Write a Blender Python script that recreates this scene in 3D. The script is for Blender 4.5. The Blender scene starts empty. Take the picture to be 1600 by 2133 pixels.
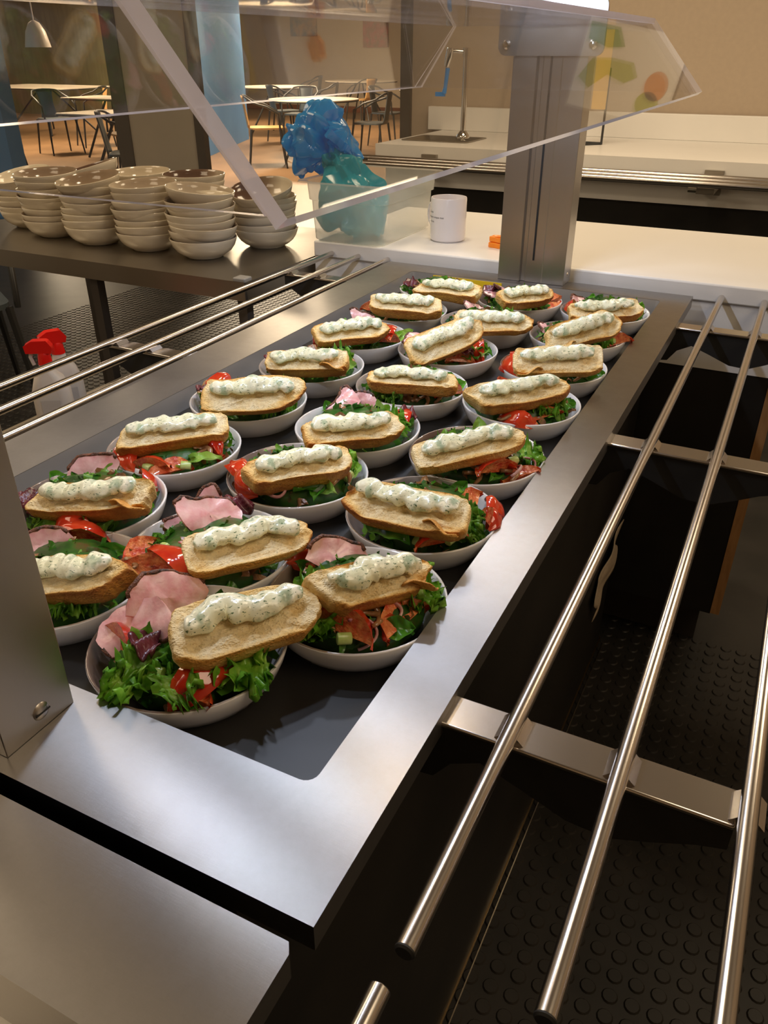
import bpy, math, random
from mathutils import Vector, Matrix, noise, Euler
random.seed(7)
C = bpy.context.scene.collection
Z0 = 0.90                                   # all heights below are measured from the counter top, 0.90 m above the floor
pi = math.pi

# ------------------------------------------------------------------ camera, world, lights
R = [[0.89504583, 0.4459741, 0.0002601], [0.22495898, -0.45097674, -0.86372069], [-0.38507976, 0.77312812, -0.50397073]]
cam = bpy.data.cameras.new('camera'); camo = bpy.data.objects.new('camera', cam); C.objects.link(camo)
cam.sensor_fit = 'HORIZONTAL'; cam.sensor_width = 36.0; cam.lens = 36.0 * 1655.06 / 1600.0
cam.clip_start = 0.02; cam.clip_end = 100
m3 = Matrix((R[0], [-v for v in R[1]], [-v for v in R[2]])).transposed()
camo.matrix_world = Matrix.Translation((0.20513, -0.30476, 0.42187 + Z0)) @ m3.to_4x4()
bpy.context.scene.camera = camo
CAM = Vector((0.20513, -0.30476, 0.42187))

sc = bpy.context.scene
sc.view_settings.view_transform = 'Standard'; sc.view_settings.look = 'None'
sc.view_settings.gamma = 1.0; sc.view_settings.use_curve_mapping = False
sc.view_settings.exposure = 0.22
sc.cycles.transparent_max_bounces = 24
w = bpy.data.worlds.new('world'); sc.world = w; w.use_nodes = True
bg = w.node_tree.nodes['Background']; bg.inputs[0].default_value = (1.0, 0.78, 0.52, 1); bg.inputs[1].default_value = 0.30

def area(name, loc, sx, sy, power, col, rot=(0, 0, 0)):
    l = bpy.data.lights.new(name, 'AREA'); l.shape = 'RECTANGLE'; l.size = sx; l.size_y = sy; l.energy = power; l.color = col
    o = bpy.data.objects.new(name, l); C.objects.link(o); o.location = (loc[0], loc[1], loc[2] + Z0); o.rotation_euler = rot
    return o
WARM = (1.0, 0.79, 0.53)
COOL = (0.68, 0.78, 1.0)
for i, (x, y, e, sz) in enumerate([(-0.68, 1.4, 7, .25), (1.3, 0.2, 13, 1.0), (1.2, 3.0, 25, .9), (-0.9, 3.1, 24, .9), (-2.6, 1.0, 20, 1.0), (-1.6, -0.5, 12, 1.0)]):  # unseen; the wide ones are lamps enlarged into soft panels for warm fill
    area('ceiling_lamp_and_fill', (x, y, 1.72), sz, sz, e, WARM)
for i, (x, y) in enumerate([(-6, 8.5), (-8, 13), (-10.5, 9), (-12, 14)]):
    area('dining_lamp_light', (x, y, 1.7), 0.8, 0.8, 230, WARM)

# ------------------------------------------------------------------ material helpers
class NT:
    def __init__(s, name):
        s.m = bpy.data.materials.new(name); s.m.use_nodes = True; s.t = s.m.node_tree; s.n = s.t.nodes; s.l = s.t.links
        s.b = s.n['Principled BSDF']; s.out = s.n['Material Output']
    def node(s, typ, **kw):
        n = s.n.new(typ)
        for k, v in kw.items():
            if k.startswith('i_'):
                key = k[2:]; key = int(key) if key.isdigit() else key.replace('_', ' ')
                n.inputs[key].default_value = v
            else: setattr(n, k, v)
        return n
    def link(s, a, b): s.l.new(a, b)
    def coord(s, scale=(1, 1, 1), kind='Object'):
        tc = s.node('ShaderNodeTexCoord'); mp = s.node('ShaderNodeMapping'); mp.inputs['Scale'].default_value = scale
        s.link(tc.outputs[kind], mp.inputs['Vector']); return mp.outputs['Vector']
    def noise(s, vec, scale, detail=3, rough=0.5):
        n = s.node('ShaderNodeTexNoise'); n.inputs['Scale'].default_value = scale; n.inputs['Detail'].default_value = detail
        n.inputs['Roughness'].default_value = rough; s.link(vec, n.inputs['Vector']); return n.outputs['Fac']
    def ramp(s, fac, stops):
        r = s.node('ShaderNodeValToRGB'); e = r.color_ramp.elements
        while len(e) < len(stops): e.new(0.5)
        for k, (p, c) in enumerate(stops): e[k].position = p; e[k].color = (c[0], c[1], c[2], 1)
        s.link(fac, r.inputs['Fac']); return r.outputs['Color']
    def bump(s, h, strength=0.3, dist=0.002):
        b = s.node('ShaderNodeBump'); b.inputs['Strength'].default_value = strength; b.inputs['Distance'].default_value = dist
        s.link(h, b.inputs['Height']); s.link(b.outputs['Normal'], s.b.inputs['Normal']); return b
    def p(s, **kw):
        for k, v in kw.items():
            key = {'base': 'Base Color', 'rough': 'Roughness', 'metal': 'Metallic', 'ior': 'IOR', 'sss': 'Subsurface Weight', 'coat': 'Coat Weight',
                   'trans': 'Transmission Weight', 'aniso': 'Anisotropic', 'spec': 'Specular IOR Level', 'alpha': 'Alpha', 'sheen': 'Sheen Weight'}[k]
            if key == 'Base Color': v = (v[0], v[1], v[2], 1)
            s.b.inputs[key].default_value = v
        return s

def simple(name, col, rough=0.5, **kw):
    t = NT(name); t.p(base=col, rough=rough, **kw); return t.m

def noisy(name, c1, c2, scale, rough=0.5, bump=0.0, bscale=None, bdist=0.001, stretch=(1, 1, 1), **kw):
    t = NT(name); v = t.coord(stretch); f = t.noise(v, scale, 4)
    t.link(t.ramp(f, [(0.35, c1), (0.65, c2)]), t.b.inputs['Base Color']); t.p(rough=rough, **kw)
    if bump: t.bump(t.noise(v, bscale or scale * 3, 4), bump, bdist)
    return t.m

def steel(name, col=(0.56, 0.54, 0.51), rough=0.30, aniso=0.6, brush=(60, 2, 60), tang=(1, 0, 0), bs=0.10, scr=0.12):
    t = NT(name); v = t.coord(brush); f = t.noise(v, 12, 5, 0.65)
    v2 = t.coord((1, 1, 1)); f2 = t.noise(v2, 9, 6, 0.65)
    t.p(base=col, metal=1.0, rough=rough, aniso=aniso)
    mr = t.node('ShaderNodeMapRange'); mr.inputs[3].default_value = rough - 0.06; mr.inputs[4].default_value = rough + scr
    t.link(f2, mr.inputs[0]); t.link(mr.outputs[0], t.b.inputs['Roughness'])
    # fine scratches: thin ridges of a distorted noise
    ws = t.noise(t.coord((14, 90, 30)), 5, 8, 0.8)
    mx = t.node('ShaderNodeMath', operation='ADD'); t.link(f, mx.inputs[0]); t.link(ws, mx.inputs[1])
    t.bump(mx.outputs[0], bs, 0.0004)
    if aniso:
        c = t.node('ShaderNodeCombineXYZ'); c.inputs[0].default_value, c.inputs[1].default_value, c.inputs[2].default_value = tang
        t.link(c.outputs[0], t.b.inputs['Tangent'])
    return t.m

M = {}
def steel_two_lobe():
    m = steel('brushed_steel_counter', (0.32, 0.305, 0.295), 0.36, 0.9, bs=.12, scr=0.05); nt = m.node_tree; pb = nt.nodes['Principled BSDF']
    gl = nt.nodes.new('ShaderNodeBsdfAnisotropic'); gl.inputs['Roughness'].default_value = 0.25; gl.inputs['Anisotropy'].default_value = -0.66; gl.inputs['Color'].default_value = (.50, .485, .47, 1)
    for k_ in ('Normal', 'Tangent'): nt.links.new(pb.inputs[k_].links[0].from_socket, gl.inputs[k_])
    mx = nt.nodes.new('ShaderNodeMixShader'); nt.links.new(pb.outputs[0], mx.inputs[1])
    tc = nt.nodes.new('ShaderNodeTexCoord'); n1 = nt.nodes.new('ShaderNodeTexNoise'); n1.inputs['Scale'].default_value = 22; n1.inputs['Detail'].default_value = 8; n1.inputs['Roughness'].default_value = .75
    nt.links.new(tc.outputs['Object'], n1.inputs['Vector']); mr = nt.nodes.new('ShaderNodeMapRange'); mr.inputs[1].default_value = .35; mr.inputs[2].default_value = .65; mr.inputs[3].default_value = .10; mr.inputs[4].default_value = .20
    nt.links.new(n1.outputs['Fac'], mr.inputs[0]); nt.links.new(mr.outputs[0], mx.inputs[0]); nt.links.new(gl.outputs[0], mx.inputs[2])
    nt.links.new(mx.outputs[0], nt.nodes['Material Output'].inputs[0]); return m
M['steel_top'] = steel_two_lobe()
M['steel_well'] = steel('brushed_steel_well', (0.42, 0.395, 0.36), 0.22, 0.2, scr=.05)
M['steel_well'].node_tree.nodes['Principled BSDF'].inputs['Metallic'].default_value = 0.40
M['steel_post'] = steel('brushed_steel_post', (0.50, 0.47, 0.44), 0.33, 0.35, (40, 40, 2), (1, 0, 0))
M['steel_rail'] = simple('steel_rail', (0.62, 0.58, 0.54), 0.22, metal=1.0)
M['steel_dark'] = steel('dull_steel_table', (0.33, 0.30, 0.255), 0.34, 0.0, (3, 30, 10), scr=0.1)
M['chrome'] = simple('chrome', (0.75, 0.73, 0.70), 0.08, metal=1.0)
M['groove'] = simple('groove_black', (0.01, 0.01, 0.01), 0.6)
M['black_panel'] = noisy('black_laminate', (0.008, 0.0075, 0.007), (0.016, 0.014, 0.012), 5, 0.42)
M['black_metal'] = simple('black_painted_metal', (0.02, 0.02, 0.02), 0.4)
M['gun_metal'] = simple('grey_painted_metal', (0.10, 0.12, 0.13), 0.35, metal=0.4)
M['brass_trim'] = simple('brass_trim', (0.32, 0.22, 0.11), 0.35, metal=1.0)
M['bright_trim'] = simple('bright_trim', (0.8, 0.7, 0.55), 0.25, metal=1.0)
M['white_top'] = noisy('white_solid_surface', (0.80, 0.78, 0.745), (0.83, 0.81, 0.775), 3, 0.35)
M['wood_edge'] = noisy('wood_edge', (0.30, 0.15, 0.055), (0.38, 0.20, 0.075), 20, 0.6, stretch=(6, 6, 1))
M['wood_seat'] = noisy('oak_ply', (0.42, 0.24, 0.09), (0.52, 0.31, 0.12), 14, 0.45, stretch=(1, 6, 1))
M['wall'] = noisy('beige_wall', (0.43, 0.345, 0.26), (0.45, 0.36, 0.27), 40, 0.85)
M['wall_grey'] = noisy('grey_beige_panel', (0.52, 0.47, 0.39), (0.56, 0.50, 0.415), 3, 0.7)
M['wall_far'] = noisy('cream_wall', (0.55, 0.45, 0.33), (0.58, 0.48, 0.35), 2, 0.85)
M['blue'] = noisy('blue_paint', (0.07, 0.20, 0.44), (0.09, 0.24, 0.50), 2, 0.6)
M['frame_dark'] = simple('dark_brown_frame', (0.055, 0.045, 0.037), 0.5)
M['olive'] = noisy('olive_board', (0.13, 0.115, 0.055), (0.17, 0.15, 0.075), 3, 0.6, stretch=(4, 4, 0.5))
M['wood_floor'] = noisy('brown_floor', (0.20, 0.115, 0.058), (0.26, 0.15, 0.075), 2, 0.35, bump=0.1)
M['rubber'] = noisy('black_rubber', (0.014, 0.013, 0.011), (0.026, 0.023, 0.020), 7, 0.45, spec=.3)
M['ceiling'] = simple('ceiling_paint', (0.46, 0.40, 0.32), 0.9)
M['yellow'] = simple('yellow_sticker', (0.85, 0.58, 0.02), 0.4)
M['red_print'] = simple('red_print', (0.75, 0.06, 0.02), 0.4)
M['ink'] = simple('black_ink', (0.03, 0.03, 0.03), 0.5)
M['mug'] = simple('white_glaze', (0.80, 0.76, 0.76), 0.18, coat=0.3)
M['orange'] = simple('orange_plastic', (0.95, 0.27, 0.01), 0.35, sss=0.1)
M['red_plastic'] = simple('red_plastic', (0.75, 0.015, 0.01), 0.2)
M['white_plastic'] = simple('white_plastic', (0.62, 0.58, 0.54), 0.4, sss=0.1)
M['blue_plastic'] = simple('blue_plastic', (0.02, 0.22, 0.65), 0.3)
M['sliver'] = noisy('beige_sliver', (0.42, 0.34, 0.24), (0.5, 0.41, 0.30), 200, 0.9)
M['paper'] = simple('poster_paper', (0.85, 0.80, 0.72), 0.6)

def emis(name, col, st):
    t = NT(name); e = t.node('ShaderNodeEmission'); e.inputs[0].default_value = (*col, 1); e.inputs[1].default_value = st
    t.link(e.outputs[0], t.out.inputs[0]); return t.m
M['led'] = emis('led_glow', COOL, 14.0)
M['lamp_glow'] = emis('ceiling_lamp_glow', WARM, 5.0)
M['pendant'] = simple('white_pendant', (0.85, 0.78, 0.7), 0.4)

def fres(t, ior):
    # the sheet's two faces reflect alike: undo the inversion of the index on back faces
    ge = t.node('ShaderNodeNewGeometry'); mr = t.node('ShaderNodeMapRange'); mr.inputs[3].default_value = ior; mr.inputs[4].default_value = 1.0 / ior
    t.link(ge.outputs['Backfacing'], mr.inputs[0]); fr = t.node('ShaderNodeFresnel'); t.link(mr.outputs[0], fr.inputs[0]); return fr
def acrylic_face():
    t = NT('clear_acrylic'); tr = t.node('ShaderNodeBsdfTransparent'); tr.inputs[0].default_value = (0.955, 0.945, 0.93, 1)
    gl = t.node('ShaderNodeBsdfGlossy'); gl.inputs['Roughness'].default_value = 0.02
    di = t.node('ShaderNodeBsdfDiffuse'); di.inputs[0].default_value = (0.9, 0.88, 0.86, 1)
    fr = fres(t, 1.36)
    mx = t.node('ShaderNodeMixShader'); mx2 = t.node('ShaderNodeMixShader')
    # faint smears and wiping haze on the sheet
    sm = t.ramp(t.noise(t.coord((3, 1, 3)), 4, 5), [(0.45, (0.006,) * 3), (0.75, (0.035,) * 3)])
    t.link(sm, mx2.inputs[0]); t.link(tr.outputs[0], mx2.inputs[1]); t.link(di.outputs[0], mx2.inputs[2])
    t.link(fr.outputs[0], mx.inputs[0]); t.link(mx2.outputs[0], mx.inputs[1]); t.link(gl.outputs[0], mx.inputs[2])
    t.link(mx.outputs[0], t.out.inputs[0]); return t.m
def translucent(name, col, rough, tw, dw, tint=(1, 1, 1), gloss=0.12):
    """tw share of clear transmission, dw share of diffuse, the rest translucent"""
    t = NT(name); tr = t.node('ShaderNodeBsdfTransparent'); tr.inputs[0].default_value = (*tint, 1)
    di = t.node('ShaderNodeBsdfDiffuse'); di.inputs[0].default_value = (*col, 1)
    tl = t.node('ShaderNodeBsdfTranslucent'); tl.inputs[0].default_value = (*col, 1)
    gl = t.node('ShaderNodeBsdfGlossy'); gl.inputs['Roughness'].default_value = rough
    a = t.node('ShaderNodeMixShader'); a.inputs[0].default_value = 1 - dw; t.link(di.outputs[0], a.inputs[1]); t.link(tl.outputs[0], a.inputs[2])
    b = t.node('ShaderNodeMixShader'); b.inputs[0].default_value = tw; t.link(a.outputs[0], b.inputs[1]); t.link(tr.outputs[0], b.inputs[2])
    fr = fres(t, 1.0 + gloss * 4)
    c = t.node('ShaderNodeMixShader'); t.link(fr.outputs[0], c.inputs[0]); t.link(b.outputs[0], c.inputs[1]); t.link(gl.outputs[0], c.inputs[2])
    t.link(c.outputs[0], t.out.inputs[0]); return t.m
M['acrylic'] = acrylic_face()
M['acrylic_edge'] = translucent('acrylic_edge', (0.90, 0.86, 0.95), 0.1, 0.10, 0.45)
M['container'] = translucent('frosted_polypropylene', (0.86, 0.86, 0.80), 0.25, 0.62, 0.5)
M['bag'] = translucent('blue_bag_film', (0.03, 0.42, 0.90), 0.12, 0.20, 0.6, (0.35, 0.75, 1.0), 0.16)
M['bag_low'] = translucent('teal_bag_film', (0.04, 0.46, 0.55), 0.2, 0.16, 0.55, (0.4, 0.85, 0.9), 0.12)

def ceramic(name, inner):
    t = NT(name)
    if not inner:
        t.p(base=(0.86, 0.85, 0.86), rough=0.14, coat=0.4); return t.m
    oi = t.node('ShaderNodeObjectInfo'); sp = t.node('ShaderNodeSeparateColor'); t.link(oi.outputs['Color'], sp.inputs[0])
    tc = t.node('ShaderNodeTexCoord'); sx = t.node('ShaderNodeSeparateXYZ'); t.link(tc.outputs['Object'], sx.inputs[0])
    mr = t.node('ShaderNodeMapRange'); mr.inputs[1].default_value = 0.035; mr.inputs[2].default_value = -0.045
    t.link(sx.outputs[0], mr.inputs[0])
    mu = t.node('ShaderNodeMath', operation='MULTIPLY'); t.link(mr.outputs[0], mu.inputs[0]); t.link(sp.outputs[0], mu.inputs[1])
    t.link(t.ramp(mu.outputs[0], [(0.0, (0.80, 0.78, 0.77)), (0.5, (0.38, 0.31, 0.26)), (1.0, (0.13, 0.075, 0.055))]), t.b.inputs['Base Color'])  # inner colour runs from white to brown across the bowl, scaled per bowl
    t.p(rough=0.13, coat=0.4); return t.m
M['ceramic'] = ceramic('white_glazed_ceramic', False)
M['ceramic_in'] = ceramic('white_to_brown_inner', True)
def cream(name, inner):
    t = NT(name)
    if not inner: t.p(base=(0.72, 0.64, 0.50), rough=0.16, coat=0.4); return t.m
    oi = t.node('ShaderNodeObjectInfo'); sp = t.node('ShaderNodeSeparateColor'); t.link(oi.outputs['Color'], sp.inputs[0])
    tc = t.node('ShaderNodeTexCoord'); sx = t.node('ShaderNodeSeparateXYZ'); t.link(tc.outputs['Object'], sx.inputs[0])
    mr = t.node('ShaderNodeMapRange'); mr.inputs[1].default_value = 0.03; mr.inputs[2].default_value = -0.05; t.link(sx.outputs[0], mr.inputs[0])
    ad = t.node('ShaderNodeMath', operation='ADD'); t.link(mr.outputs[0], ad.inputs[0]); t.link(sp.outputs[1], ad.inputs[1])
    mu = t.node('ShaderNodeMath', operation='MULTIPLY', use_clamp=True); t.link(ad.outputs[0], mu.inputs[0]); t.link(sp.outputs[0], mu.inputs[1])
    t.link(t.ramp(mu.outputs[0], [(0.0, (0.74, 0.66, 0.51)), (0.5, (0.30, 0.22, 0.15)), (1.0, (0.11, 0.06, 0.04))]), t.b.inputs['Base Color'])  # inside blends from cream to brown along the bowl's own x axis
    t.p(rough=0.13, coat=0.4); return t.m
M['cream'] = cream('cream_glazed_ceramic', False)
M['cream_in'] = cream('cream_to_brown_inner', True)

# ---- food
def toast():
    t = NT('toasted_bread'); v = t.coord()
    vo = t.node('ShaderNodeTexVoronoi'); vo.inputs['Scale'].default_value = 420; t.link(t.coord((1, 1.5, 1)), vo.inputs['Vector'])
    vo2 = t.node('ShaderNodeTexVoronoi'); vo2.inputs['Scale'].default_value = 170; t.link(v, vo2.inputs['Vector'])
    mn = t.node('ShaderNodeMath', operation='MINIMUM'); t.link(vo.outputs['Distance'], mn.inputs[0]); t.link(vo2.outputs['Distance'], mn.inputs[1])
    f = t.noise(v, 38, 5, 0.6); fine = t.noise(v, 240, 5, 0.7)
    at = t.node('ShaderNodeAttribute', attribute_name='crust')
    a1 = t.node('ShaderNodeMath', operation='MULTIPLY_ADD'); t.link(f, a1.inputs[0]); a1.inputs[1].default_value = 0.75; t.link(at.outputs['Fac'], a1.inputs[2])
    a2 = t.node('ShaderNodeMath', operation='MULTIPLY_ADD'); t.link(fine, a2.inputs[0]); a2.inputs[1].default_value = 0.28; t.link(a1.outputs[0], a2.inputs[2])
    a3 = t.node('ShaderNodeMapRange'); a3.inputs[1].default_value = 0.22; a3.inputs[2].default_value = 1.75; t.link(a2.outputs[0], a3.inputs[0])
    col = t.ramp(a3.outputs[0], [(0.0, (0.92, 0.82, 0.60)), (0.20, (0.92, 0.76, 0.45)), (0.38, (0.88, 0.60, 0.22)), (0.58, (0.74, 0.36, 0.07)), (0.85, (0.40, 0.13, 0.02))])
    holes = t.ramp(mn.outputs[0], [(0.05, (0.62, 0.54, 0.42)), (0.20, (1, 1, 1))])
    mx = t.node('ShaderNodeMix', data_type='RGBA', blend_type='MULTIPLY'); mx.inputs[0].default_value = 0.6
    t.link(col, mx.inputs[6]); t.link(holes, mx.inputs[7]); t.link(mx.outputs[2], t.b.inputs['Base Color'])
    h = t.node('ShaderNodeMath', operation='ADD'); t.link(mn.outputs[0], h.inputs[0]); t.link(fine, h.inputs[1])
    t.p(rough=0.62, sss=0.06); t.b.inputs['Subsurface Radius'].default_value = (0.004, 0.003, 0.002); t.bump(h.outputs[0], 0.9, 0.0018); return t.m
def spread():
    t = NT('herb_cream'); v = t.coord((1, 1, 1)); f = t.noise(v, 40, 2)
    vo = t.node('ShaderNodeTexVoronoi'); vo.inputs['Scale'].default_value = 170; t.link(t.coord((1, 2.4, 1.5)), vo.inputs['Vector'])
    big = t.noise(v, 70, 3, 0.5); fl = t.noise(t.coord((1, 2.2, 1)), 260, 3, 0.6)
    a = t.ramp(f, [(0.3, (0.84, 0.84, 0.56)), (0.7, (0.93, 0.91, 0.72))])
    g1 = t.ramp(big, [(0.55, (0, 0, 0)), (0.66, (0.75, 0.75, 0.75))])
    g2 = t.ramp(fl, [(0.60, (0, 0, 0)), (0.65, (0.9, 0.9, 0.9))])
    m1 = t.node('ShaderNodeMix', data_type='RGBA'); t.link(g1, m1.inputs[0]); t.link(a, m1.inputs[6]); m1.inputs[7].default_value = (0.33, 0.45, 0.28, 1)
    m2 = t.node('ShaderNodeMix', data_type='RGBA'); t.link(g2, m2.inputs[0]); t.link(m1.outputs[2], m2.inputs[6]); m2.inputs[7].default_value = (0.05, 0.13, 0.04, 1)
    t.link(m2.outputs[2], t.b.inputs['Base Color']); t.p(rough=0.22, sss=0.15, coat=0.2)
    t.b.inputs['Subsurface Radius'].default_value = (0.004, 0.004, 0.003); t.bump(t.noise(v, 120, 3), 0.5, 0.0012); return t.m
def food(name, c1, c2, scale, rough, b=0.3, bd=0.001, sss=0.0, stops=(0.35, 0.65), **kw):
    t = NT(name); v = t.coord(); t.link(t.ramp(t.noise(v, scale, 4), [(stops[0], c1), (stops[1], c2)]), t.b.inputs['Base Color'])
    t.p(rough=rough, sss=sss, **kw); t.b.inputs['Subsurface Radius'].default_value = (0.006, 0.002, 0.001); t.bump(t.noise(v, scale * 3, 3), b, bd); return t.m
M['toast'] = toast(); M['spread'] = spread()
M['tomato_skin'] = food('tomato_skin', (0.50, 0.020, 0.008), (0.66, 0.07, 0.018), 40, 0.10, 0.1, sss=0.08, coat=0.5)
M['tomato_flesh'] = food('tomato_flesh', (0.58, 0.055, 0.02), (0.86, 0.30, 0.10), 120, 0.12, 0.8, 0.002, sss=0.12, coat=0.4)
M['ham'] = food('ham_meat', (0.72, 0.30, 0.31), (0.90, 0.60, 0.56), 75, 0.25, 0.35, sss=0.08, coat=0.2, stops=(.30, .74))
M['ham_rind'] = food('pepper_rind', (0.025, 0.010, 0.006), (0.22, 0.07, 0.03), 190, 0.5, 0.9, 0.002)
M['mushroom'] = food('fried_mushroom', (0.13, 0.05, 0.018), (0.38, 0.19, 0.075), 60, 0.25, 0.5, 0.0015, coat=0.3)
M['beet'] = food('dark_red_leaf', (0.05, 0.012, 0.018), (0.14, 0.02, 0.03), 60, 0.25, 0.5)
M['onion'] = food('red_onion', (0.45, 0.10, 0.16), (0.80, 0.52, 0.48), 60, 0.2, 0.1, sss=0.1)
M['celery'] = food('celery', (0.38, 0.52, 0.12), (0.60, 0.70, 0.30), 60, 0.25, 0.2, sss=0.1)
def leafmat(name, c1, c2, c3, scale=70, rough=0.33):
    t = NT(name); v = t.coord(); oi = t.node('ShaderNodeObjectInfo')
    col = t.ramp(t.noise(v, scale, 4), [(0.3, c1), (0.55, c2), (0.78, c3)])
    hs = t.node('ShaderNodeHueSaturation'); t.link(col, hs.inputs['Color'])
    mr = t.node('ShaderNodeMapRange'); mr.inputs[3].default_value = 0.75; mr.inputs[4].default_value = 1.3; t.link(oi.outputs['Random'], mr.inputs[0]); t.link(mr.outputs[0], hs.inputs['Value'])
    t.link(hs.outputs[0], t.b.inputs['Base Color']); t.p(rough=rough)
    tl = t.node('ShaderNodeBsdfTranslucent'); t.link(hs.outputs[0], tl.inputs[0]); mx = t.node('ShaderNodeMixShader'); mx.inputs[0].default_value = 0.28
    t.bump(t.noise(v, scale * 3.5, 3), 0.4, 0.001)
    t.link(t.b.outputs[0], mx.inputs[1]); t.link(tl.outputs[0], mx.inputs[2]); t.link(mx.outputs[0], t.out.inputs[0]); return t.m
M['frisee'] = leafmat('curly_lettuce', (0.07, 0.24, 0.02), (0.18, 0.44, 0.035), (0.42, 0.64, 0.10))
M['leaf'] = leafmat('baby_leaf', (0.035, 0.16, 0.015), (0.09, 0.30, 0.025), (0.22, 0.46, 0.06), 40, 0.25)
M['pale_leaf'] = leafmat('pale_leaf', (0.20, 0.42, 0.05), (0.32, 0.55, 0.09), (0.50, 0.66, 0.20), 40, 0.3)
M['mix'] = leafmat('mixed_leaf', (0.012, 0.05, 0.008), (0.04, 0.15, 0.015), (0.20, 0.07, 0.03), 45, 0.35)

# ------------------------------------------------------------------ mesh builder
class G:
    def __init__(s): s.v = []; s.f = []; s.mi = []
    def add(s, vs, fs, mi=0):
        o = len(s.v); s.v += [tuple(v) for v in vs]; s.f += [tuple(i + o for i in f) for f in fs]; s.mi += [mi] * len(fs); return s
    def box(s, x0, x1, y0, y1, z0, z1, mi=0):
        v = [(x0, y0, z0), (x1, y0, z0), (x1, y1, z0), (x0, y1, z0), (x0, y0, z1), (x1, y0, z1), (x1, y1, z1), (x0, y1, z1)]
        return s.add(v, [(3, 2, 1, 0), (4, 5, 6, 7), (0, 1, 5, 4), (1, 2, 6, 5), (2, 3, 7, 6), (3, 0, 4, 7)], mi)
    def prism(s, pts, axis, a, b, mi=0, cap=True, capmi=None):
        """polygon pts in the two other axes (order x,y,z minus axis), extruded from a to b along axis"""
        def mk(p, h):
            q = list(p); q.insert(axis, h); return q
        n = len(pts); v = [mk(p, a) for p in pts] + [mk(p, b) for p in pts]
        s.add(v, [(i, (i + 1) % n, n + (i + 1) % n, n + i) for i in range(n)], mi)
        if cap: s.add(v, [tuple(range(n))[::-1], tuple(range(n, 2 * n))], mi if capmi is None else capmi)
        return s
    def tube(s, path, r, n=12, mi=0, cap=True, flat=1.0):
        P = [Vector(p) for p in path]; rr = r if isinstance(r, (list, tuple)) else [r] * len(P)
        vs = []; up = None
        for i, p in enumerate(P):
            t = (P[min(i + 1, len(P) - 1)] - P[max(i - 1, 0)]).normalized()
            if up is None: up = Vector((0, 0, 1)) if abs(t.z) < 0.9 else Vector((0, 1, 0))
            sd = t.cross(up).normalized(); up = sd.cross(t).normalized()
            for k in range(n):
                a = 2 * pi * k / n; vs.append(p + sd * math.cos(a) * rr[i] + up * math.sin(a) * rr[i] * flat)
        fs = [(i * n + k, i * n + (k + 1) % n, (i + 1) * n + (k + 1) % n, (i + 1) * n + k) for i in range(len(P) - 1) for k in range(n)]
        if cap: fs += [tuple(range(n))[::-1], tuple(range((len(P) - 1) * n, len(P) * n))]
        return s.add(vs, fs, mi)
    def lathe(s, prof, n=32, mi=0, c=(0, 0), mis=None):
        vs = [(c[0] + r * math.cos(2 * pi * k / n), c[1] + r * math.sin(2 * pi * k / n), z) for r, z in prof for k in range(n)]
        for i in range(len(prof) - 1):
            s.add([], [])
        o = len(s.v); s.v += vs
        for i in range(len(prof) - 1):
            for k in range(n):
                s.f.append((o + i * n + k, o + i * n + (k + 1) % n, o + (i + 1) * n + (k + 1) % n, o + (i + 1) * n + k)); s.mi.append(mis[i] if mis else mi)
        return s
    def grid(s, fn, nu, nv, mi=0, thick=0.0):
        vs = [fn(i / nu, j / nv) for i in range(nu + 1) for j in range(nv + 1)]
        fs = [(i * (nv + 1) + j, (i + 1) * (nv + 1) + j, (i + 1) * (nv + 1) + j + 1, i * (nv + 1) + j + 1) for i in range(nu) for j in range(nv)]
        return s.add(vs, fs, mi)
    def build(s, name, mats, parent=None, loc=None, bevel=0.0, smooth=True, ang=40, solid=0.0, sub=0):
        me = bpy.data.meshes.new(name); me.from_pydata(s.v, [], s.f); me.update()
        if not isinstance(mats, (list, tuple)): mats = [mats]
        for m in mats: me.materials.append(m if not isinstance(m, str) else M[m])
        if len(mats) > 1: me.polygons.foreach_set('material_index', s.mi)
        if smooth:
            me.shade_smooth()
            if ang: me.set_sharp_from_angle(angle=math.radians(ang))
        o = bpy.data.objects.new(name, me); C.objects.link(o)
        if parent is not None: o.parent = parent
        elif loc is None: o.location = (0, 0, Z0)
        if loc is not None: o.location = (loc[0], loc[1], loc[2] + (0 if parent is not None else Z0))
        if bevel:
            b = o.modifiers.new('bevel', 'BEVEL'); b.width = bevel; b.segments = 2; b.limit_method = 'ANGLE'; b.angle_limit = math.radians(35)
        if solid:
            b = o.modifiers.new('solid', 'SOLIDIFY'); b.thickness = solid
        if sub:
            b = o.modifiers.new('sub', 'SUBSURF'); b.levels = sub; b.render_levels = sub
        return o

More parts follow.
